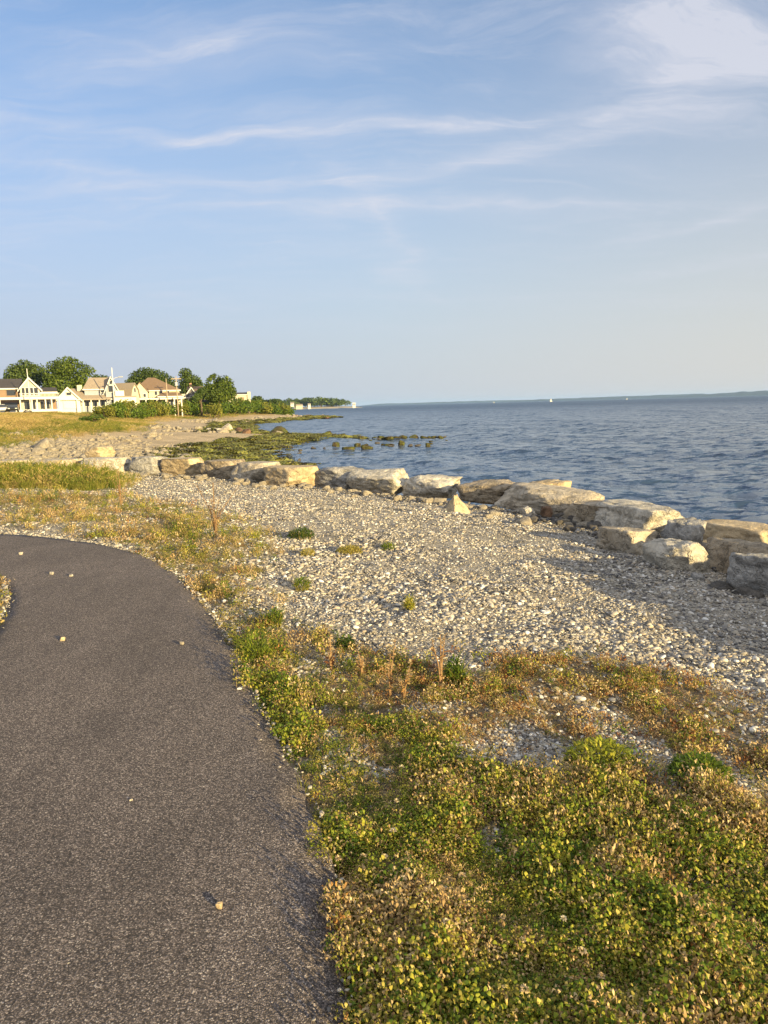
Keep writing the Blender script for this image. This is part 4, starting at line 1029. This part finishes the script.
tree([(15, 375, 9, 10), (25, 369, 9, 8), (36, 376, 10, 11), (20, 388, 13, 10), (10, 384, 8, 8)], (25, 402), 178, 'dark broad tree behind the dark roofed house, at the far left', 901, M_tree2, 4200)
tree([(55, 376, 11, 13), (68, 369, 13, 12), (82, 377, 12, 13), (64, 388, 17, 12), (84, 388, 11, 10), (50, 390, 9, 9)], (68, 408), 168, 'biggest broad green tree, between the dark roofed house and the pale cottage', 902, M_tree, 6500)
tree([(98, 381, 6, 6), (106, 382, 6, 6), (101, 388, 9, 6)], (101, 402), 195, 'low tree top showing just behind the upper roof of the pale cottage', 903, M_tree2, 1600)
tree([(137, 379, 8, 8), (147, 375, 10, 7), (158, 378, 10, 7), (168, 384, 9, 7), (133, 385, 7, 7), (150, 386, 16, 8)], (150, 404), 200, 'wide dark tree behind the brown hipped roof, sloping down to the right', 904, M_tree2, 4600)
tree([(186, 374, 6, 5.5), (188, 382, 9, 7), (195, 381, 6, 7), (186, 391, 9, 8), (199, 386, 4.5, 5)], (187, 406), 208, 'tall wind leaning tree behind the chimney of the dark house', 905, M_tree2, 2600)
tree([(215, 383, 9, 8), (224, 386, 9, 9), (229, 393, 7, 7), (210, 391, 7, 7), (219, 395, 12, 7)], (219, 406), 176, 'round bright green tree just left of the small cream house', 906, M_tree, 4200)
tree([(203, 394, 6, 6), (198, 398, 6, 5)], (201, 406), 174, 'small dark tree in front of the dark house', 907, M_tree2, 1300)
tree([(258, 401, 6, 4.5), (252, 403, 5, 3.5)], (256, 408), 285, 'low dark tree right of the small cream house', 908, M_tree2, 1200, .7)
tree([(275, 402.5, 8, 3.2), (266, 403, 6, 3)], (270, 408), 320, 'low tree at the end of the hedge bank beside the far shore', 909, M_tree2, 1200, .8)

SHM = []
for i in range(6):
    lb = [(rnd.uniform(-.45, .45), rnd.uniform(-.35, .35), rnd.uniform(.3, .62), rnd.uniform(.28, .45), rnd.uniform(.28, .42), rnd.uniform(.22, .4)) for _ in range(5)]
    SHM.append((cloud(930 + i, lb, 700, .15, .38), MB().tube([(0, 0, -.3), (.03, 0, .3), (.0, .02, .6)], [.03, .02, .008], 5).add([], []).v))
SHM = [a for a, _ in SHM]
for i, me in enumerate(SHM): me.materials.append(M_shrub if i % 3 else M_shrub2)
stm = MB(); [stm.tube([(0, 0, -.5), (math.cos(a) * .12, math.sin(a) * .12, .25), (math.cos(a) * .28, math.sin(a) * .28, .6)], [.035, .02, .008], 5) for a in (0.3, 2.2, 4.4)]
SM = bpy.data.meshes.new('stems'); SM.from_pydata(stm.v, [], stm.f); SM.materials.append(M_bark)
def shrub(px, Y, wpx, hpx, k, label, group):
    c = at(px, 410, Y); g = Y / F; e_ = empty('shrub', (c[0], Y, hz(c[0], Y) - .1), label, 'shrub', group, rnd.uniform(0, 6.28)); e_.scale = (wpx * g, wpx * g, hpx * g * 1.15)
    for nm, me in (('foliage', SHM[k]), ('stems', SM)):
        o = bpy.data.objects.new(nm, me); C.objects.link(o); o.parent = e_
for i in range(40):
    px = 104 + i * 4.7 + rnd.uniform(-1.5, 1.5); Y = 122 + (px - 100) / 185 * 105
    shrub(px, Y + rnd.uniform(-2, 3), rnd.uniform(12, 18), (rnd.uniform(12, 16) if px < 250 else rnd.uniform(9, 12)), rnd.randrange(6), 'green shrub in the front row of the hedge bank above the beach', 'front row of the hedge bank')
for i in range(26):
    px = 118 + i * 6.6 + rnd.uniform(-2, 2); Y = 134 + (px - 100) / 185 * 112
    shrub(px, Y, rnd.uniform(13, 19), rnd.uniform(12, 16), rnd.randrange(6), 'green shrub in the rear row of the hedge bank, closest to the houses', 'rear row of the hedge bank')
shrub(216, 166, 17, 15, 0, 'tall yellow green shrub standing above the hedge bank, right of the round tree foot', 'lone shrubs')
shrub(122, 132, 8, 13, 1, 'dark bushy shrub in front of the white wing of the pale cottage', 'lone shrubs')
shrub(100, 138, 11, 8, 3, 'green shrub against the porch of the pale cottage', 'lone shrubs')
shrub(50, 100, 12, 4, 1, 'low dark green shrub alone in the meadow before the dark roofed house', 'lone shrubs')
shrub(92, 100, 22, 9, 4, 'low green shrub on the meadow edge below the pale cottage', 'lone shrubs')

# ---------------------------------------------------------------- houses
def wallmat(n, c): return simple_mat(n, c, .8, .07, 3)
M_cream = wallmat('cream siding', (0.47, 0.43, 0.33)); M_white = wallmat('white paint', (0.58, 0.57, 0.53)); M_blueg = wallmat('blue grey siding', (0.26, 0.29, 0.34)); M_brick = wallmat('brown shingle wall', (0.22, 0.15, 0.10))
M_rdark = simple_mat('dark roof', (0.055, 0.05, 0.052), .85, .25, 4); M_rtan = simple_mat('tan shingle roof', (0.25, 0.205, 0.16), .85, .25, 5); M_rbrown = simple_mat('brown shingle roof', (0.17, 0.115, 0.075), .85, .2, 4); M_rgrey = simple_mat('weathered roof', (0.22, 0.185, 0.145), .85, .15, 5)
M_dgrey = wallmat('dark grey siding', (0.12, 0.12, 0.13)); M_yel = simple_mat('yellow paint', (0.62, 0.42, 0.05), .5)
M_wood = simple_mat('weathered wood', (0.32, 0.26, 0.19), .85, .25, 6); M_chim = simple_mat('chimney brick', (0.32, 0.19, 0.13), .9, .2, 8)
m, t, out = new_mat('window glass'); principled(t, out, (0.03, 0.035, 0.045), .08, None, .6); M_glass = m
m, t, out = new_mat('car paint black'); principled(t, out, (0.012, 0.012, 0.014), .25, None, .5); M_black = m
m, t, out = new_mat('car paint silver'); principled(t, out, (0.45, 0.47, 0.50), .3, None, .5, Metallic=.4); M_silver = m
m, t, out = new_mat('rubber'); principled(t, out, (0.02, 0.02, 0.02), .9, None, .2); M_rub = m


class House:
    def __init__(s, cx, by, Y, label, rz=0.0):
        s.cx, s.by, s.k = cx, by, Y / F
        p = at(cx, by, Y); bearing = math.atan2(p[0], Y); s.k /= math.cos(bearing) ** .5
        s.root = empty('house', (p[0], Y, p[2]), label, 'house', None, -bearing + rz); s.lo = hz(p[0], Y) - p[2] - 2.5
    def X(s, px): return (px - s.cx) * s.k
    def Z(s, py): return (s.by - py) * s.k
    def wall(s, x0, x1, y0, y1, t, b, mat, name='wall', down=True):
        return MB().box(s.X(x0), s.X(x1), y0, y1, s.lo if down else s.Z(b), s.Z(t)).build(name, mat, s.root)
    def gable_y(s, x0, x1, xp, y0, y1, eave, peak, wm, rm, trim=None, ov=.35, down=True, base=None):
        """gable end facing the viewer"""
        X, Z = s.X, s.Z; zb = s.lo if down else Z(base)
        MB().prism([(X(x0), zb), (X(x1), zb), (X(x1), Z(eave)), (X(xp), Z(peak) - .05), (X(x0), Z(eave))], y0, y1).build('wall', wm, s.root)
        sl = (Z(peak) - Z(eave)) / max(X(xp) - X(x0), .1); o = ov
        r = MB()
        pf = [(X(x0) - o, Z(eave) - o * sl), (X(xp), Z(peak)), (X(x1) + o, Z(eave) - o * sl), (X(x1) + o, Z(eave) - o * sl + .16), (X(xp), Z(peak) + .2), (X(x0) - o, Z(eave) - o * sl + .16)]
        rf = r.prism(pf, y0 - o, y1 + o).build('roof', rm, s.root)
        if trim:
            pf2 = [(a, z - .22 if i < 3 else z - .03) for i, (a, z) in enumerate(pf)]
            MB().prism(pf2, y0 - o - .12, y0 - o - .01).build('bargeboard', trim, rf)
        return rf
    def gable_x(s, x0, x1, y0, y1, eave, peak, wm, rm, r0=None, r1=None, ov=.35, walls=True):
        """ridge across the view; r0, r1 shorten the ridge into hips"""
        X, Z = s.X, s.Z; ym = (y0 + y1) / 2; a, b = X(x0), X(x1); ra = a if r0 is None else X(r0); rb = b if r1 is None else X(r1); ze, zp = Z(eave), Z(peak)
        if walls: MB().box(a, b, y0, y1, s.lo, ze + .01).build('wall', wm, s.root)
        v = [(a - ov, y0 - ov, ze), (b + ov, y0 - ov, ze), (b + ov, y1 + ov, ze), (a - ov, y1 + ov, ze), (ra - (ov if r0 is None else 0), ym, zp), (rb + (ov if r1 is None else 0), ym, zp)]
        lo_ = [(p[0], p[1], p[2] - .18) for p in v[:4]]
        m = MB().add(v + lo_, [(0, 1, 5, 4), (2, 3, 4, 5), (1, 2, 5), (3, 0, 4), (0, 6, 7, 1), (1, 7, 8, 2), (2, 8, 9, 3), (3, 9, 6, 0), (6, 9, 8, 7)])
        rf = m.build('roof', rm, s.root)
        MB().box(a - ov, b + ov, y0 - ov - .1, y0 - ov - .01, ze - .25, ze - .02).build('fascia', M_white, rf)
        return rf
    def win(s, x0, x1, t, b, y, frame=None, glass=None, name='window'):
        f = MB().box(s.X(x0) - .1, s.X(x1) + .1, y - .06, y + .1, s.Z(b) - .1, s.Z(t) + .1).build(name, frame or M_white, s.root)
        MB().box(s.X(x0), s.X(x1), y - .10, y - .063, s.Z(b), s.Z(t)).build('pane', glass or M_glass, f); return f
    def col(s, x, t, b, y, w=.22, name='porch_column'): MB().box(s.X(x) - w / 2, s.X(x) + w / 2, y - w / 2, y + w / 2, s.lo if b is None else s.Z(b), s.Z(t)).build(name, M_white, s.root)
    def slab(s, x0, x1, y0, y1, t, b, mat, name): return MB().box(s.X(x0), s.X(x1), y0, y1, s.Z(b), s.Z(t)).build(name, mat, s.root)


# dark roofed house at the left edge
h = House(28, 412, 140, 'large dark roofed house with a glazed white gable and long white porch')
h.gable_x(-34, 24, 0, 8, 389.8, 380.5, M_brick, M_rdark)
h.gable_y(23.2, 39.5, 31, -1.6, 7, 390.2, 381, M_cream, M_rdark, M_white, .45)
h.gable_x(40, 53, .5, 6, 393.5, 389, M_brick, M_rdark)
for a, b in ((24.6, 27), (27.8, 30.2), (31.6, 34), (34.8, 38)): h.win(a, b, 390, 397, -1.66)
for a, b in ((25.5, 30), (32, 35), (37.5, 41.5), (44, 47)): h.win(a, b, 402.5, 409.5, -1.66 if b < 40 else .44)
h.win(-2, 4, 403, 409, -.06); h.win(9, 20, 403, 410, -.06, M_brick); h.win(12, 19, 391.5, 396.5, -.06, M_brick)
h.slab(-34, 55.5, -4.6, -1.7, 398.6, 400.8, M_white, 'porch_roof'); h.slab(5, 56, -4.8, -1.7, 410, 412, M_white, 'porch_floor'); h.slab(-10, 4.8, -4.6, -1.8, 394, 398.4, M_cream, 'balcony')
for x in (6.2, 22.5, 32, 36.2, 43.2, 48.3, 54.6): h.col(x, 400.8, 412, -4.3)
rl = MB(); [rl.box(h.X(x) - .03, h.X(x) + .03, -4.5, -4.44, h.Z(398.6), h.Z(395.6)) for x in np.arange(23, 55, 1.1)]; rl.box(h.X(22.5), h.X(55.3), -4.52, -4.42, h.Z(395.8), h.Z(395.3)); rl.build('railing', M_white, h.root)
# pale cottage
h = House(90, 410, 150, 'pale cottage with tan roofs, a raised blue grey upper gable and open porch')
h.gable_x(72, 110, 0, 7, 399.6, 389.2, M_blueg, M_rtan)
h.gable_y(62.8, 82.2, 72.3, -2.2, 5, 399.4, 389.2, M_white, M_rtan, M_white, .4)
h.gable_x(86.5, 108, 1.0, 6.5, 390.2, 379.0, M_blueg, M_rtan, 91.5, None)
h.gable_y(105.2, 116.4, 110.4, .2, 6.2, 390.6, 379.4, M_blueg, M_rtan, M_white, .4)
h.win(107.8, 112.8, 387.5, 393.4, .14); h.win(109.4, 111.6, 383, 386, .14); h.win(100.8, 103.6, 390.8, 393.6, -.05 + .9)
h.win(68, 78, 402, 408, -2.26, M_white, M_white, 'garage_door'); h.win(71, 75, 393.5, 396, -2.26)
for a, b in ((81.5, 83), (86, 90), (93, 97), (99.5, 104)): h.win(a, b, 402, 406.5, -.06)
h.slab(80, 109, -2.4, -.05, 399.9, 400.8, M_rtan, 'porch_roof'); [h.col(x, 400.8, None, -2.2, .2) for x in (84.8, 91.6, 98.8, 105.4)]
h.slab(64.5, 82, -2.9, -2.25, 399.8, 400.6, M_white, 'porch_beam'); h.col(65, 400.6, None, -2.7); h.col(79.5, 400.6, None, -2.7)
h.wall(112, 132, -1.4, 5, 398.4, 410, M_white, 'side_wing'); h.slab(111.5, 132.6, -1.7, 5.2, 397.6, 398.3, M_rtan, 'wing_roof'); h.slab(113.4, 121.4, -1.6, 1.5, 392.5, 397.5, M_white, 'balcony')
h.win(125.4, 130, 402.6, 405.8, -1.46); MB().box(h.X(80.2), h.X(84.6), 2, 3.2, h.Z(392), h.Z(386.2)).build('chimney', M_cream, h.root)
vm = MB(); [vm.prism([(h.X(a), h.Z(402)), (h.X(a + 1.1), h.Z(402)), (h.X(118.9), h.Z(406.5)), (h.X(117.9), h.Z(406.5))], -1.52, -1.44) for a in (116, 119.7)]; vm.build('yellow_trim', M_yel, h.root)
# gambrel barn
h = House(128, 409, 158, 'small cream barn with a gambrel roof beside the pale cottage', -.6)
k = h.k; L0, L1, wd = -2.6, 2.0, 1.6
pf = [(-wd, h.lo), (wd, h.lo), (wd, h.Z(398.5)), (wd * .72, h.Z(391.5)), (0, h.Z(385.6)), (-wd * .72, h.Z(391.5)), (-wd, h.Z(398.5))]
MB().prism(pf, L0, L1, 'x').build('wall', M_cream, h.root)
rp = [(wd + .15, h.Z(398.8)), (wd * .74, h.Z(391.5) + .02), (0, h.Z(385.6) + .03), (-wd * .74, h.Z(391.5) + .02), (-wd - .15, h.Z(398.8)), (-wd - .15, h.Z(398.8) + .2), (-wd * .78, h.Z(391.2) + .2), (0, h.Z(385.4) + .25), (wd * .78, h.Z(391.2) + .2), (wd + .15, h.Z(398.8) + .2)]
MB().prism(rp, L0 - .25, L1 + .25, 'x').build('roof', M_rgrey, h.root)
f = MB().box(L1 - .05, L1 + .06, -.35, .35, h.Z(394), h.Z(389)).build('window', M_white, h.root); MB().box(L1 + .063, L1 + .10, -.25, .25, h.Z(393.5), h.Z(389.5)).build('pane', M_glass, f)
# big hipped house
h = House(160, 409, 168, 'big cream house with a broad brown hipped roof')
h.gable_x(138, 179, 0, 10, 391, 378.2, M_cream, M_rbrown, 150.5, 157)
h.gable_y(137, 150, 143.5, -2.5, 6, 392, 384.0, M_cream, M_rbrown, None, .3)
h.gable_x(160, 181, -2.2, 4, 397, 391.8, M_cream, M_rbrown, 165, 176)
for a in (156.2, 161.2, 167.5): h.win(a, a + 2.2, 392, 395.6, -.06)
for a in (140.5, 146): h.win(a, a + 2.2, 394.5, 397.5, -2.56)
h.slab(137, 181, -5.2, -2.3, 398.8, 400.2, M_white, 'porch_roof')
for a in (144.5, 154.6): h.win(a, a + 2.4, 402, 406.6, -2.56 if a < 149 else -.06)
for a in (163, 170, 175): h.win(a, a + 2.4, 401.5, 406, -2.26)
h.slab(137, 163, -5.0, -2.6, 403.5, 409, M_cream, 'porch_parapet'); [h.col(x, 400.2, None, -5, .24) for x in (138, 148, 158, 166, 173.5, 180)]
# dark house with chimney
h = House(196, 407, 182, 'dark grey house with a white framed gable and brick chimney, half hidden by trees')
h.gable_x(190, 209, 0, 8, 392, 386.8, M_dgrey, M_rbrown); h.gable_y(187.8, 197.4, 192.6, -2, 5, 395, 388.5, M_dgrey, M_rbrown, M_white, .4)
h.win(191.2, 194.2, 396, 400, -2.06); h.win(200, 203, 396, 400, -.06); h.win(205, 208, 396, 400, -.06)
MB().box(h.X(191.2), h.X(193.4), 3, 4, h.Z(391), h.Z(383.6)).build('chimney', M_chim, h.root)
h.slab(180, 199, -4.6, -2.1, 397.6, 398.8, M_white, 'porch_roof'); [h.col(x, 398.8, None, -4.3, .24) for x in (181, 185, 189.5, 194, 198)]
h.wall(179.5, 187.6, -2, 4, 394.4, 407, M_cream, 'side_wing'); h.win(182, 185, 400, 404, -2.06)
# small cream house
h = House(240, 405, 208, 'small cream house with low dark roof and brown door, right of the round tree')
h.gable_x(231, 249, 0, 8, 394.6, 392.6, M_cream, M_rdark, None, None, .2); h.wall(229, 231.5, -1, 6, 397, 405, M_cream, 'side_wing'); h.wall(247.6, 250.6, -.4, 3, 392.4, 405, M_cream, 'chimney_wall')
h.win(239, 244, 398, 404, -.06, M_brick, M_brick, 'door'); h.win(233.5, 236, 398, 401, -.06)

# poles, fence, cars
def pole(name, bx, by, top, Y, r, label, cat, arm=None, cross=False, mat=None):
    b = at(bx, by, Y); t_ = at(bx, top, Y); H = t_[2] - b[2]; lo = hz(b[0], Y) - b[2] - .5; e_ = empty(name, (b[0], Y, b[2]), label, cat)
    MB().tube([(0, 0, lo), (0, 0, H * .5), (0, 0, H)], [r, r * .85, r * .6], 8).build('pole', mat or M_white, e_, True)
    if arm:
        k = Y / F; MB().tube([(0, 0, H * .70), (arm * k * .4, -.2, H * .75), (arm * k, -.3, H * .76)], .05, 6).build('arm', mat or M_white, e_)
        MB().box(arm * k - .1, arm * k + .75, -.5, -.1, H * .755, H * .785).build('lamp_head', M_silver, e_, bevel=.03)
    if cross: MB().box(-1.1, 1.1, -.08, .08, H - .7, H - .5).build('crossarm', M_wood, e_); MB().box(-.25, .25, -.3, .1, H - 2.2, H - 1.3).build('transformer', M_silver, e_, bevel=.06)
pole('flagpole', 31, 412, 368.5, 133, .10, 'bare white flagpole in front of the glazed gable of the dark roofed house', 'flagpole')
pole('street_lamp', 115, 409, 367.5, 146, .13, 'tall white street lamp pole with a short arm beside the pale cottage', 'street lamp', 7)
pole('utility_pole', 168, 408, 378.5, 160, .13, 'plain pale pole in front of the big hipped roof', 'pole', mat=M_wood)
pole('utility_pole', 178, 408, 376, 162, .15, 'utility pole with crossarm at the right end of the hipped roof house', 'utility pole', cross=True, mat=M_wood)


def car(px, py, Y, wpx, body, label, rz):
    g = at(px, py, Y); k = Y / F; s = wpx * k / 1.8; e_ = empty('parked_car', (g[0], Y, g[2]), label, 'car', 'cars parked by the dark roofed house', rz); e_.scale = (s, s, s)
    MB().prism([(-2.1, .35), (2.1, .35), (2.15, .75), (1.9, .92), (.95, 1.0), (-1.9, 1.0), (-2.15, .8)], -.88, .88).build('body', body, e_, bevel=.07)
    cb = MB().add([(x, y, z) for x, y, z in ((-1.7, -.84, .98), (1.0, -.84, .98), (1.0, .84, .98), (-1.7, .84, .98), (-1.25, -.68, 1.48), (.25, -.68, 1.48), (.25, .68, 1.48), (-1.25, .68, 1.48))], [(0, 1, 5, 4), (1, 2, 6, 5), (2, 3, 7, 6), (3, 0, 4, 7), (4, 5, 6, 7)])
    cb.build('windows', M_glass, e_); MB().box(-1.28, .28, -.7, .7, 1.47, 1.53).build('roof', body, e_, bevel=.03)
    for x in (-1.3, 1.3):
        for y in (-.8, .8): MB().tube([(x, y - .1, .33), (x, y + .1, .33)], .33, 14).build('wheel', M_rub, e_)
    for y in (-.6, .6): MB().box(2.05, 2.17, y - .16, y + .16, .68, .82).build('headlight', M_white, e_)
car(1.5, 412.5, 131, 9.5, M_silver, 'silver car parked at the left edge, left of the black one', -1.0)
car(13.5, 412.5, 131, 9.5, M_black, 'black car parked between the porch posts, right of the silver one', -1.15)
g = at(28, 414.2, 128); e_ = empty('quad_bike', tuple(g), 'small dark vehicle parked on the grass before the porch, right of the black car', 'vehicle', None, .4)
MB().prism([(-.65, .35), (.65, .35), (.7, .55), (.3, .72), (.05, .6), (-.5, .66), (-.7, .6)], -.28, .28).build('body', M_dgrey, e_, bevel=.04); MB().box(-.5, .05, -.16, .16, .66, .8).build('seat', M_black, e_, bevel=.04)
MB().tube([(.35, -.38, 1.0), (.3, 0, .92), (.35, .38, 1.0)], .025, 6).tube([(.4, 0, .6), (.3, 0, .92)], .03, 6).build('handlebar', M_black, e_)
for x in (-.5, .5):
    for y in (-.4, .4): MB().tube([(x, y - .1, .26), (x, y + .1, .26)], .27, 12).build('wheel', M_rub, e_)
# rail fence
a, b = at(-12, 416, 122), at(17, 415.5, 122); e_ = empty('rail_fence', tuple(a), 'low wooden rail fence in front of the parked cars', 'fence'); ln = b[0] - a[0]
for i in range(4): MB().box(ln * i / 3 - .09, ln * i / 3 + .09, -.09, .09, -1.2, .62).build('post', M_wood, e_)
MB().box(-.2, ln + .2, -.14, -.092, .36, .54).build('rail', M_wood, e_)

# ---------------------------------------------------------------- the far side of the bay
def ridge(name, prof, Y, depth, mat, sea=SEA - .4):
    """low land far off: (px, height in photo units) crest, with shore and back"""
    P_ = []; px = np.linspace(prof[0][0], prof[-1][0], 160); hh_ = np.interp(px, [p[0] for p in prof], [p[1] for p in prof]); hh_ = hh_ * (.82 + .36 * fbm(np.stack([px * .12, px * 0, px * 0], 1), 4, int(Y)))
    rows = [(0, 0), (.06, .30), (.35, .85), (.55, 1.0), (.8, .7), (1, 0)]
    V = []
    for dy, f in rows:
        for x, hgt in zip(px, hh_):
            yy = Y + depth * dy; X_ = at(x, 400, Y)[0] * yy / Y; V.append((X_, yy, sea + hgt * Y / F * f + (.3 if f else 0)))
    n = len(px); Fc = [(r * n + i, r * n + i + 1, (r + 1) * n + i + 1, (r + 1) * n + i) for r in range(5) for i in range(n - 1)]
    o = link(name, fastmesh(name, V, Fc, True), mat); tag(o, kind='structure'); return o
M_farland = simple_mat('wooded far land', (0.020, 0.028, 0.028), .95, .4, .02); M_farsand = simple_mat('far sand shore', (0.42, 0.36, 0.26), .95, .15, .02)
ridge('hills', [(360, .2), (380, 1.6), (430, 1.8), (470, 2.0), (520, 1.8), (560, 1.2)], 9500, 900, M_farland)
ridge('hills', [(500, .4), (540, 2.0), (600, 2.8), (650, 3.2), (700, 3.4), (740, 2.4)], 7600, 800, M_farland)
ridge('hills', [(660, .4), (700, 2.6), (740, 4.6), (790, 5.4), (900, 5.5), (1000, 3)], 6200, 800, M_farland)
ridge('far_shore', [(230, 1.5), (262, 2.6), (300, 2.4), (330, 2.2), (352, 1.5), (362, .3)], 1120, 160, M_farsand)
FT = []
for i in range(4):
    lb = [(rnd.uniform(-.4, .4), rnd.uniform(-.3, .3), rnd.uniform(.45, .75), rnd.uniform(.3, .45), rnd.uniform(.3, .4), rnd.uniform(.2, .34)) for _ in range(4)]
    FT.append(cloud(960 + i, lb, 420, .22, .36)); FT[-1].materials.append(M_tree2 if i % 2 else M_tree)
FTR = bpy.data.meshes.new('trunk'); q_ = MB().tube([(0, 0, -.3), (0, 0, .35), (.02, 0, .6)], [.03, .025, .01], 5); FTR.from_pydata(q_.v, [], q_.f); FTR.materials.append(M_bark)
for i in range(84):
    px = rnd.uniform(250, 346); Y = 1150 + rnd.uniform(0, 130); e = 1 - .35 * max(0, (px - 320) / 30); c = at(px, 404, Y); hp = rnd.uniform(6.5, 10.5) * max(e, .5) * (.75 if px < 285 else 1)
    e_ = empty('far_tree', (c[0], Y, SEA + 2.2), 'hazy tree in the wood along the far low shore', 'tree', 'trees on the far shore', rnd.uniform(0, 6)); s0 = hp * Y / F; e_.scale = (s0 * 1.25, s0 * 1.25, s0)
    for nm, me in (('crown', rnd.choice(FT)), ('trunk', FTR)):
        o = bpy.data.objects.new(nm, me); C.objects.link(o); o.parent = e_
def far_house(px, py, wpx, hpx, Y, wm, rm, label, tower=False):
    k = Y / F; p = at(px, py, Y); e_ = empty('far_house', (p[0], Y, p[2]), label, 'house', 'houses on the far shore'); wd, H = wpx * k / 2, hpx * k
    MB().box(-wd, wd, 0, 8, -6, H * .62).build('wall', wm, e_); MB().prism([(-.6, H * .6), (8.6, H * .6), (4, H)], -wd - .5, wd + .5, 'x').build('roof', rm, e_)
    for i in range(max(2, int(wpx / 2))): x = -wd + (i + .5) * 2 * wd / max(2, int(wpx / 2)); MB().box(x - .6, x + .6, -.15, -.01, H * .2, H * .45).build('window', M_glass, e_)
far_house(264, 404.5, 2.6, 4.4, 900, M_white, M_rtan, 'white far house with a pointed roof above the hedge end')
far_house(292, 405, 3, 3, 1120, M_white, M_rgrey, 'white far house among trees near the middle of the far shore')
far_house(299, 406.4, 6, 2.4, 1100, M_cream, M_rtan, 'long low cream house at the water of the far shore')
far_house(309, 405.4, 2.2, 2.2, 1120, M_white, M_rgrey, 'small pale house right of the long low cream one on the far shore')
far_house(354, 405.6, 2.6, 3.0, 1100, M_white, M_white, 'white building alone on the tip of the far shore')


def sailboat(px, Y, hpx, label):
    hor = 404.9 - .0257 * (px - 384); p = at(px, hor + (EYE - SEA) * F / Y, Y); k = Y / F; H = hpx * k; e_ = empty('sailboat', (p[0], Y, SEA), label, 'sailboat', None, rnd.uniform(-.4, .4))
    MB().prism([(-H * .38, .9), (H * .42, 1.1), (H * .3, -.3), (-H * .3, -.3)], -1.1, 1.1).build('hull', M_white, e_); MB().tube([(0, 0, .5), (0, 0, H)], .09, 6).build('mast', M_white, e_)
    MB().prism([(-.1, 1.6), (-.1, H * .97), (-H * .36, 1.7)], -.02, .02).build('mainsail', M_white, e_); MB().prism([(.15, 1.5), (.15, H * .85), (H * .38, 1.3)], -.02, .02).build('jib', M_white, e_)
sailboat(551, 2300, 3.2, 'white sailboat in the middle of the bay, tallest of the far sails')
sailboat(627, 2600, 1.8, 'tiny white boat far out in front of the right hand hills')
sailboat(494, 3000, 1.4, 'tiniest white boat far out, left of the tallest sail')

# ---------------------------------------------------------------- air
hb = MB().box(-14600, 14600, -14600, 14600, -9.5, 62)
m, t, out = new_mat('haze'); v = t.n('ShaderNodeVolumePrincipled'); v.inputs['Color'].default_value = (.38, .60, 1.0, 1); v.inputs['Density'].default_value = 0.00006; v.inputs['Anisotropy'].default_value = 0.0
t.t.links.new(v.outputs[0], out.inputs['Volume'])
tag(hb.build('haze', m), kind='stuff')
